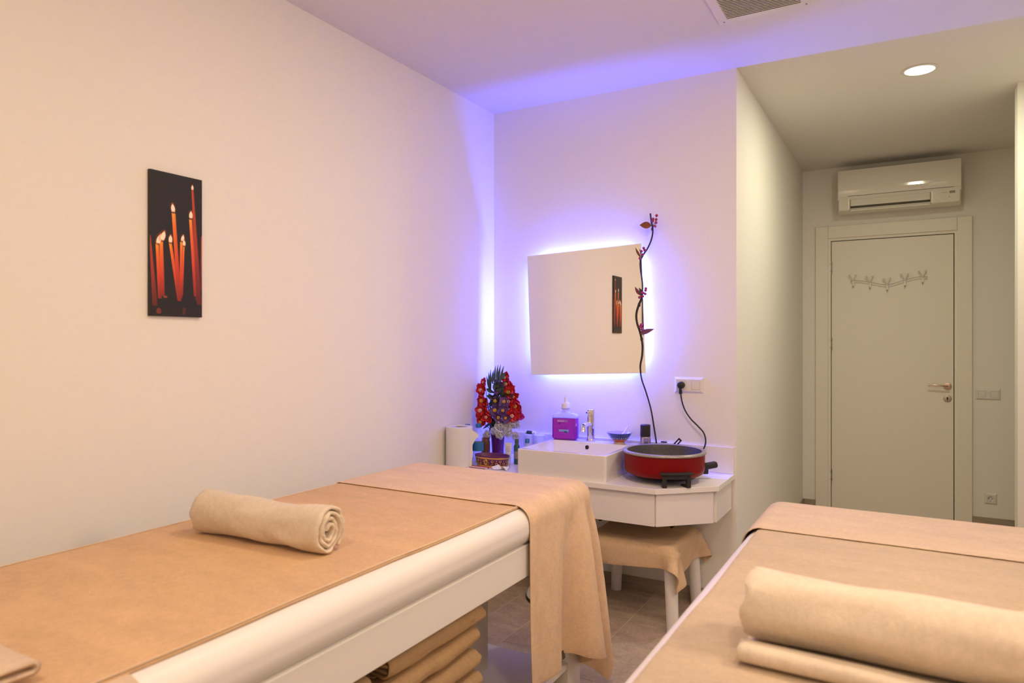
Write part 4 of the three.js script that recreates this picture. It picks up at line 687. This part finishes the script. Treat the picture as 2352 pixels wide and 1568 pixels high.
// a grid of points becomes cloth of real thickness, uv in metres
function shell({ P, nx, nz, w, d }, th) {
  const id = (i, j) => j * (nx + 1) + i, N = (nx + 1) * (nz + 1), base = new THREE.BufferGeometry(), idx = [];
  for (let j = 0; j < nz; j++) for (let i = 0; i < nx; i++) { const a = id(i, j), b = id(i + 1, j), c = id(i, j + 1), e = id(i + 1, j + 1); idx.push(a, c, b, b, c, e); }
  base.setAttribute('position', new THREE.Float32BufferAttribute(Float32Array.from(P), 3)); base.setIndex(idx); base.computeVertexNormals();
  const n = base.attributes.normal, pos = [], uv = [], out = [];
  for (const s of [0.5, -0.5]) for (let j = 0; j <= nz; j++) for (let i = 0; i <= nx; i++) { const k = id(i, j), e = (i === 0 || j === 0 || i === nx || j === nz) ? 0.55 : 1; pos.push(P[3 * k] + n.getX(k) * s * th * e, P[3 * k + 1] + n.getY(k) * s * th * e, P[3 * k + 2] + n.getZ(k) * s * th * e); uv.push(i / nx * w, j / nz * d); }
  for (let i = 0; i < idx.length; i += 3) { out.push(idx[i], idx[i + 1], idx[i + 2]); out.push(idx[i] + N, idx[i + 2] + N, idx[i + 1] + N); }
  const rim = []; for (let i = 0; i <= nx; i++) rim.push(id(i, 0)); for (let j = 1; j <= nz; j++) rim.push(id(nx, j)); for (let i = nx - 1; i >= 0; i--) rim.push(id(i, nz)); for (let j = nz - 1; j > 0; j--) rim.push(id(0, j));
  for (let k = 0; k < rim.length; k++) { const a = rim[k], b = rim[(k + 1) % rim.length]; out.push(a, b, a + N, b, b + N, a + N); }
  const g = new THREE.BufferGeometry(); g.setAttribute('position', new THREE.Float32BufferAttribute(pos, 3)); g.setAttribute('uv', new THREE.Float32BufferAttribute(uv, 2)); g.setIndex(out); g.computeVertexNormals(); return g;
}
function gridShell(nx, nz, w, d, at, th) { const P = new Float64Array((nx + 1) * (nz + 1) * 3); for (let j = 0; j <= nz; j++) for (let i = 0; i <= nx; i++) P.set(at(i / nx, j / nz), 3 * (j * (nx + 1) + i)); return shell({ P, nx, nz, w, d }, th); }
// a ribbon following a flat path (a across, b up), carried along an axis: rolled and folded towels
function ribbon(path, th, len, { cuts = 26, wobble = 0.004, seed = 1, ragged = 0.005, floorAt = -1, waist = 0, lean = 0 } = {}) {
  const f = noiseField(seed), n = path.length, nor = path.map((p, i) => { const a = path[Math.max(0, i - 1)], b = path[Math.min(n - 1, i + 1)], x = b[0] - a[0], y = b[1] - a[1], l = Math.hypot(x, y) || 1; return [-y / l, x / l]; });
  const s = [0]; for (let i = 1; i < n; i++) s.push(s[i - 1] + Math.hypot(path[i][0] - path[i - 1][0], path[i][1] - path[i - 1][1]));
  const pos = [], uv = [], idx = [], at = (k, i, side) => (k * n + i) * 2 + side;
  for (let k = 0; k <= cuts; k++) for (let i = 0; i < n; i++) for (const side of [0, 1]) {
    const t = k / cuts, e = k === 0 ? -1 : k === cuts ? 1 : 0, q = side ? 0.5 : -0.5, edge = e ? 0.7 : 1;
    let a = path[i][0] + nor[i][0] * q * th * edge, b = path[i][1] + nor[i][1] * q * th * edge;
    const sc = 1 - waist * Math.sin(Math.PI * t) ** 2 + wobble * 6 * f(t * 5 + 3, 1.3) ; a *= sc; b = floorAt > -0.9 ? floorAt + (b - floorAt) * sc : b * sc;
    const ang = Math.atan2(b, a); a += wobble * f(t * 6 + Math.cos(ang) * 1.5 + 11, Math.sin(ang) * 2 + 5); b += wobble * f(t * 6 + 31 + Math.cos(ang) * 1.5, Math.sin(ang) * 2 + 9);
    if (floorAt > -0.9) b = Math.max(b, floorAt + (side ? 0.0 : 0.0));
    const ax = (t - 0.5) * len + e * ragged * (f(s[i] * 40 + 7, e * 3 + 20) + 0.3 * f(s[i] * 160, 4)) * (k === 0 || k === cuts ? 1 : 0);
    pos.push(ax, b, a + lean * b); uv.push(t * len, s[i]);
  }
  for (let k = 0; k < cuts; k++) for (let i = 0; i < n - 1; i++) { let a = at(k, i, 1), b = at(k, i + 1, 1), c = at(k + 1, i, 1), d = at(k + 1, i + 1, 1); idx.push(a, b, c, b, d, c); a = at(k, i, 0); b = at(k, i + 1, 0); c = at(k + 1, i, 0); d = at(k + 1, i + 1, 0); idx.push(a, c, b, b, c, d); }
  for (let i = 0; i < n - 1; i++) { idx.push(at(0, i, 0), at(0, i + 1, 0), at(0, i, 1), at(0, i + 1, 0), at(0, i + 1, 1), at(0, i, 1)); idx.push(at(cuts, i, 0), at(cuts, i, 1), at(cuts, i + 1, 0), at(cuts, i + 1, 0), at(cuts, i, 1), at(cuts, i + 1, 1)); }
  for (const i of [0, n - 1]) for (let k = 0; k < cuts; k++) idx.push(at(k, i, 0), at(k + 1, i, 0), at(k, i, 1), at(k + 1, i, 0), at(k + 1, i, 1), at(k, i, 1));
  const g = new THREE.BufferGeometry(); g.setAttribute('position', new THREE.Float32BufferAttribute(pos, 3)); g.setAttribute('uv', new THREE.Float32BufferAttribute(uv, 2)); g.setIndex(idx); g.computeVertexNormals(); return g;
}
function spiralPath(R, turns, r0, { sx = 1, sy = 1, tilt = 0, seed = 1, start = 0 } = {}) {
  const f = noiseField(seed), out = [], n = Math.round(turns * 44); let prev = null;
  for (let i = 0; i <= n; i++) { const k = i / n, th = start - (1 - k) * turns * Math.PI * 2, loose = 1 - k, r = (r0 + (R - r0) * k) * (1 + 0.10 * loose * f(th * 0.6 + 5, 2) + 0.05 * loose * f(th * 1.7, 8)); const x = r * Math.cos(th) * sx, y = r * Math.sin(th) * sy; out.push([x * Math.cos(tilt) - y * Math.sin(tilt), x * Math.sin(tilt) + y * Math.cos(tilt)]); }
  return out;
}
// flat-folded towel: a squashed roll, widening layer by layer; the fold lies at a = half width
function foldPath(W, pitch, layers) {
  const out = [], arc = (cx, cy, r, a0, a1) => { for (let i = 0; i <= 10; i++) { const a = a0 + (a1 - a0) * i / 10; out.push([cx + r * Math.cos(a), cy + r * Math.sin(a)]); } };
  let y = 0, h = pitch * 0.5; out.push([-W / 2 + 0.02, 0]); for (let i = 1; i < 6; i++) out.push([-W / 2 + 0.02 + (W - 0.03) * i / 6, 0]);
  let right = true, top = 0, bot = 0;
  for (let k = 1; k < layers; k++) {
    if (right) { const nt = bot === 0 && top === 0 ? pitch : top + pitch; const from = k === 1 ? 0 : bot; const c = (from + nt) / 2, r = (nt - from) / 2; arc(W / 2 - r, c, r, -Math.PI / 2, Math.PI / 2); top = nt; for (let i = 1; i < 6; i++) out.push([W / 2 - r - (W - 2 * r - 0.004) * i / 6, nt]); }
    else { const nb = bot - pitch, c = (top + nb) / 2, r = (top - nb) / 2; arc(-W / 2 + r, c, r, Math.PI / 2, Math.PI * 1.5); bot = nb; for (let i = 1; i < 6; i++) out.push([-W / 2 + r + (W - 2 * r - 0.004) * i / 6, nb]); }
    right = !right;
  }
  const lo = Math.min(...out.map((p) => p[1])); return out.map(([a, b]) => [a, b - lo]);
}

// ---------------------------------------------------------------- massage beds
const BEDY = 0.775;                       // top of the cushion
function massageBed(label, x0, x1) {
  const t = thing('massage_bed', label, 'massage bed'), z0 = 1.09, z1 = 3.16;
  const c = part(t, 'cushion', rspan(x0, x1, BEDY - 0.118, BEDY, z0, z1, 0.052, 8), M.vinyl);
  for (const [a, b, q, w] of [[x0 + 0.012, x0 + 0.034, z0 + 0.02, z1 - 0.02], [x1 - 0.034, x1 - 0.012, z0 + 0.02, z1 - 0.02]]) part(t, 'side_rail', rspan(a, b, 0.562, BEDY - 0.112, q, w, 0.003), M.lacquer);
  for (const [q, w] of [[z0 + 0.02, z0 + 0.042], [z1 - 0.042, z1 - 0.02]]) part(t, 'end_rail', rspan(x0 + 0.035, x1 - 0.035, 0.562, BEDY - 0.112, q, w, 0.003), M.lacquer);
  part(t, 'deck_board', rspan(x0 + 0.035, x1 - 0.035, 0.64, 0.66, z0 + 0.043, z1 - 0.043, 0.001, 1), M.lacquer);
  for (const x of [x0 + 0.095, x1 - 0.095]) for (const z of [1.165, 3.06]) part(t, 'leg', rspan(x - 0.054, x + 0.054, 0, 0.639, z - 0.052, z + 0.052, 0.004), M.lacquer);
  part(t, 'lower_shelf', rspan(x0 + 0.045, x1 - 0.045, 0.112, 0.134, 1.2185, 3.006, 0.002), M.lacquer);
  part(t, 'shelf_divider', rspan(x0 + 0.535, x0 + 0.555, 0.1345, 0.6395, 1.385, 2.95, 0.002), M.lacquer);
  return t;
}
const B1 = [0.262, 1.098], B2 = [1.728, 2.56];
massageBed('white massage bed along the left wall with towels stacked beneath', ...B1);
massageBed('white massage bed at the right beneath the thick rolled towel', ...B2);
const fold = noiseField(61), fold2 = noiseField(62);
function overCushion(x, z, [a, b], lift) {         // height of the cushion's rounded top under a point
  const r = 0.052, ex = Math.max(0, a + r - x, x - (b - r)), ez = Math.max(0, 1.09 + r - z, z - (3.16 - r)), e = Math.min(Math.hypot(ex, ez), r * 0.999); return BEDY - r + Math.sqrt(r * r - e * e) + lift;
}
function bedSheet(label, B, xa, xb, za, zb, mat) {
  const t = thing('bed_sheet', label, 'bed sheet'), w = xb - xa, d = zb - za;
  part(t, 'cloth', gridShell(70, 120, w, d, (u, v) => { const x = xa + u * w + 0.003 * fold2(v * 9, 3), z = za + v * d; const wr = (z < 1.62 ? 0.25 : 1) * 0.0016 * (fold(x * 9, z * 5) + 0.6 * fold(x * 22 + 4, z * 10)) + (z < 1.62 ? 0.2 : 1) * 0.0012 * fold2(x * 3, z * 16); return [x, overCushion(x, z, B, 0.0048) + Math.max(-0.0012, wr), z]; }, 0.0042), mat);
  if (mat === M.sheet) for (const x of [xa + 0.004, xb - 0.004]) { const pts = []; for (let i = 0; i <= 60; i++) { const z = za + d * i / 60, xx = x + 0.003 * fold2(i / 60 * 9, 3); pts.push([xx, overCushion(xx, z, B, 0.0072), z]); } part(t, 'hem', metreUV(tube(pts, 0.0032, 160, 8)), M.hem); }
  return t;
}
// a cloth under the sheet at the near end of the first bed, hanging over its side
{
  const prof = []; for (let i = 0; i <= 10; i++) prof.push([0.5 + 0.546 * i / 10, BEDY + 0.0016]); for (let i = 1; i <= 10; i++) { const a = Math.PI / 2 - i / 10 * Math.PI / 2; prof.push([1.046 + 0.0545 * Math.cos(a), BEDY - 0.052 + 0.0545 * Math.sin(a)]); } for (let i = 1; i <= 8; i++) prof.push([1.101 + 0.002 * i / 8, BEDY - 0.052 - 0.26 * i / 8]);
  const t = thing('under_towel', 'beige towel hanging over the near side of the left bed', 'towel');
  part(t, 'cloth', gridShell(28, 24, 0.9, 0.30, (u, v) => { const k = u * (prof.length - 1), i = Math.min(prof.length - 2, Math.floor(k)), f = k - i, p = [prof[i][0] * (1 - f) + prof[i + 1][0] * f, prof[i][1] * (1 - f) + prof[i + 1][1] * f]; const hang = Math.max(0, (u - 0.72) / 0.28); return [p[0] + hang * 0.006 * (1 + fold(v * 6, 2)), p[1], 2.862 + v * 0.29 - 0.03 * Math.max(0, u - 0.35) * (1 - v)]; }, 0.003), M.towel);
}
bedSheet('orange-beige towelling sheet spread over the left bed', B1, 0.292, 1.060, 1.125, 3.13, M.sheet);
bedSheet('orange-beige towelling sheet spread over the right bed', B2, 1.768, 2.51, 1.125, 3.13, M.sheetPale);

// towel laid across the far end of each bed, hanging over side and end
function endTowel(label, mat, B, { xa, xb, za, zb, nx, nz, pin, seed, turn = 0 }) {
  const w = xb - xa, d = zb - za, push = [roundedBoxPush(B[0], B[1], BEDY - 0.118, BEDY + 0.008, 1.085, 3.2, 0.052, 0.004), roundedBoxPush(B[0] + 0.012, B[1] - 0.010, 0.56, BEDY - 0.05, 1.11, 3.14, 0.005, 0.004), roundedBoxPush(B[1] - 0.15, B[1] - 0.038, -0.1, 0.64, 1.11, 1.22, 0.005, 0.005)];
  const c = drape({ nx, nz, w, d, seed, push, steps: 460, iters: 9, place: (u, v) => [xa + u * w + turn * v, BEDY + 0.0102, za + v * d], pinned: (x, z) => x > B[0] + 0.05 && x < B[1] - 0.10 && z > 1.19 });
  const t = thing('end_towel', label, 'towel');
  part(t, 'cloth', shell(c, 0.0032), mat);
  return [t, c];
}
const [towelA, simA] = endTowel('beige towel draped over the far end of the left bed, hanging down towards the floor', M.endTowel, B1, { xa: 0.285, xb: 1.622, za: 0.76, zb: 1.60, nx: 90, nz: 54, seed: 4 });
{ // small dark woven tag on its hem
  const k = (j) => { const n = (j * (simA.nx + 1) + simA.nx) * 3; return V(simA.P[n], simA.P[n + 1], simA.P[n + 2]); }, p = k(33);
  part(towelA, 'care_tag', rbox(0.003, 0.03, 0.018, 0.0008, 1), M.label, [p.x + 0.003, p.y - 0.004, p.z], [0.1, 0, 0.12]);
}
endTowel('beige towel laid across the far end of the right bed', M.towel, B2, { xa: 1.60, xb: 2.56, za: 0.78, zb: 1.49, nx: 62, nz: 46, seed: 14 });

// ---------------------------------------------------------------- rolled and folded towels on the beds
{
  const R = 0.056, path = spiralPath(R, 3.6, 0.010, { sx: 0.94, sy: 1.06, tilt: 0.25, seed: 7, start: -2.5 });
  const g = ribbon(path, 0.0098, 0.45, { cuts: 40, wobble: 0.0035, seed: 13, ragged: 0.006, floorAt: -0.054, waist: 0.07 });
  const t = thing('rolled_towel', 'tightly rolled beige towel lying across the left bed', 'rolled towel', [0.672, BEDY + 0.0625, 2.262], 0.05);
  part(t, 'rolled_cloth', g, M.rollTowel);
}
{
  const R = 0.066, path = spiralPath(R, 3.6, 0.012, { sx: 1.06, sy: 0.96, seed: 17, start: -1.45 });
  // the loose end runs out flat in front of the roll and doubles back
  const tail = []; const yb = -0.0605; for (let i = 1; i <= 8; i++) tail.push([0.0 + 0.085 * i / 8 + 0.012, yb + 0.001 * i / 8]); for (let i = 0; i <= 8; i++) { const a = -Math.PI / 2 + Math.PI * i / 8; tail.push([0.099 + 0.009 * Math.cos(a), yb + 0.010 + 0.009 * Math.sin(a)]); } for (let i = 1; i <= 5; i++) tail.push([0.099 - 0.035 * i / 5, yb + 0.019 - 0.001 * i]);
  const g = ribbon([...path, ...tail], 0.0105, 0.62, { cuts: 44, wobble: 0.005, seed: 23, ragged: 0.007, floorAt: -0.066, waist: 0.03 });
  const t = thing('rolled_towel', 'thick rolled beige towel lying across the right bed', 'rolled towel', [2.205, BEDY + 0.0742, 2.262], -0.03);
  part(t, 'rolled_cloth', g, M.rollTowel);
}
function foldedTowel(name, label, category, pos, turn, W, pitch, layers, len, th, mat, seed, group, wob = 0.004) {
  const t = thing(name, label, category, pos, turn, group);
  part(t, 'folded_cloth', ribbon(foldPath(W, pitch, layers), th, len, { cuts: 16, wobble: wob, seed, ragged: 0.006, floorAt: -0.0 }), mat); return t;
}
foldedTowel('folded_towel', 'flat folded beige towel at the near end of the left bed', 'folded towel', [0.70, BEDY + 0.0105, 3.055], Math.PI, 0.20, 0.0145, 3, 0.56, 0.0115, M.towel, 41);
// stacks on the shelf under the left bed
{
  const rr = rng(15), names = ['lowest', 'second from the bottom', 'third from the bottom', 'third from the top', 'second from the top', 'topmost'];
  for (let s = 0; s < 2; s++) for (let k = 0; k < 6; k++) {
    const y = 0.137 + k * 0.0655;
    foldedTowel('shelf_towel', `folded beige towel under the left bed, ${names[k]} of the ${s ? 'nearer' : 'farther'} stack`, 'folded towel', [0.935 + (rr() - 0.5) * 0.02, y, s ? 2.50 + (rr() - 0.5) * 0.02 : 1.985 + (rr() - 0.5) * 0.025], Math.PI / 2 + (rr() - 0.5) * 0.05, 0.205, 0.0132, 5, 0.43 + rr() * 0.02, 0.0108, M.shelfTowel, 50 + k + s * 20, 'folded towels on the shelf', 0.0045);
  }
}
// ---------------------------------------------------------------- stool under the counter
{
  const t = thing('wooden_stool', 'low white wooden stool pushed under the counter', 'stool', [1.0, 0, 0.252]);
  part(t, 'seat', rspan(-0.215, 0.215, 0.345, 0.375, -0.205, 0.205, 0.012, 3), M.lacquer);
  for (const sx of [-1, 1]) for (const sz of [-1, 1]) {
    const s = new THREE.Shape(); s.absellipse(0, 0, 0.031, 0.029, 0, Math.PI * 2, false);
    const g = new THREE.ExtrudeGeometry(s, { depth: 0.345, bevelEnabled: false, steps: 6, curveSegments: 28 }); g.rotateX(-Math.PI / 2); const p = g.attributes.position; for (let i = 0; i < p.count; i++) { const f = p.getY(i) / 0.345; p.setX(i, p.getX(i) * (0.86 + 0.14 * f) - sx * 0.018 * f); p.setZ(i, p.getZ(i) * (0.86 + 0.14 * f) - sz * 0.018 * f); } g.computeVertexNormals();
    part(t, 'leg', g, M.lacquer, [sx * 0.212, 0, sz * 0.198]);
  }
  const push = [roundedBoxPush(-0.215, 0.215, 0.345, 0.377, -0.205, 0.205, 0.014, 0.004)];
  for (const sx of [-1, 1]) for (const sz of [-1, 1]) push.push(roundedBoxPush(sx * 0.204 - 0.03, sx * 0.204 + 0.03, -0.1, 0.36, sz * 0.19 - 0.03, sz * 0.19 + 0.03, 0.01, 0.004));
  const w = 0.68, d = 0.585, c = drape({ nx: 58, nz: 50, w, d, seed: 9, push, steps: 380, iters: 8, place: (u, v) => { const x = -0.33 + u * w + 0.0, z = -0.25 + v * d - 0.03, a = -0.07; return [x * Math.cos(a) - z * Math.sin(a), 0.383, x * Math.sin(a) + z * Math.cos(a)]; }, pinned: (x, z) => Math.abs(x) < 0.14 && Math.abs(z) < 0.14 });
  const g = shell(c, 0.004); const s = thing('stool_towel', 'beige towel draped over the low stool under the counter', 'towel', [1.0, 0, 0.252]);
  part(s, 'cloth', g, M.stoolCloth);
}
// round white base standing on the floor behind the hanging towel
{
  const t = thing('round_base', 'white round pedestal base on the floor behind the hanging towel', 'pedestal', [0.60, 0, 0.30]);
  part(t, 'base_cover', lathe([[0, 0.075], [0.05, 0.073], [0.14, 0.055], [0.185, 0.034], [0.192, 0.018]], 48), M.plasticWhite);
  part(t, 'rubber_ring', lathe([[0.192, 0.018], [0.195, 0.014], [0.193, 0], [0, 0]], 48), M.blackSoft);
  part(t, 'post', lathe([[0, 0.39], [0.022, 0.39], [0.022, 0.07]], 24), M.plasticWhite);
}

scene.traverse((o) => { if (o.isMesh) { o.castShadow = true; o.receiveShadow = true; } if (o.isLight && o.shadow) o.castShadow = true; });
renderer.render(scene, camera);
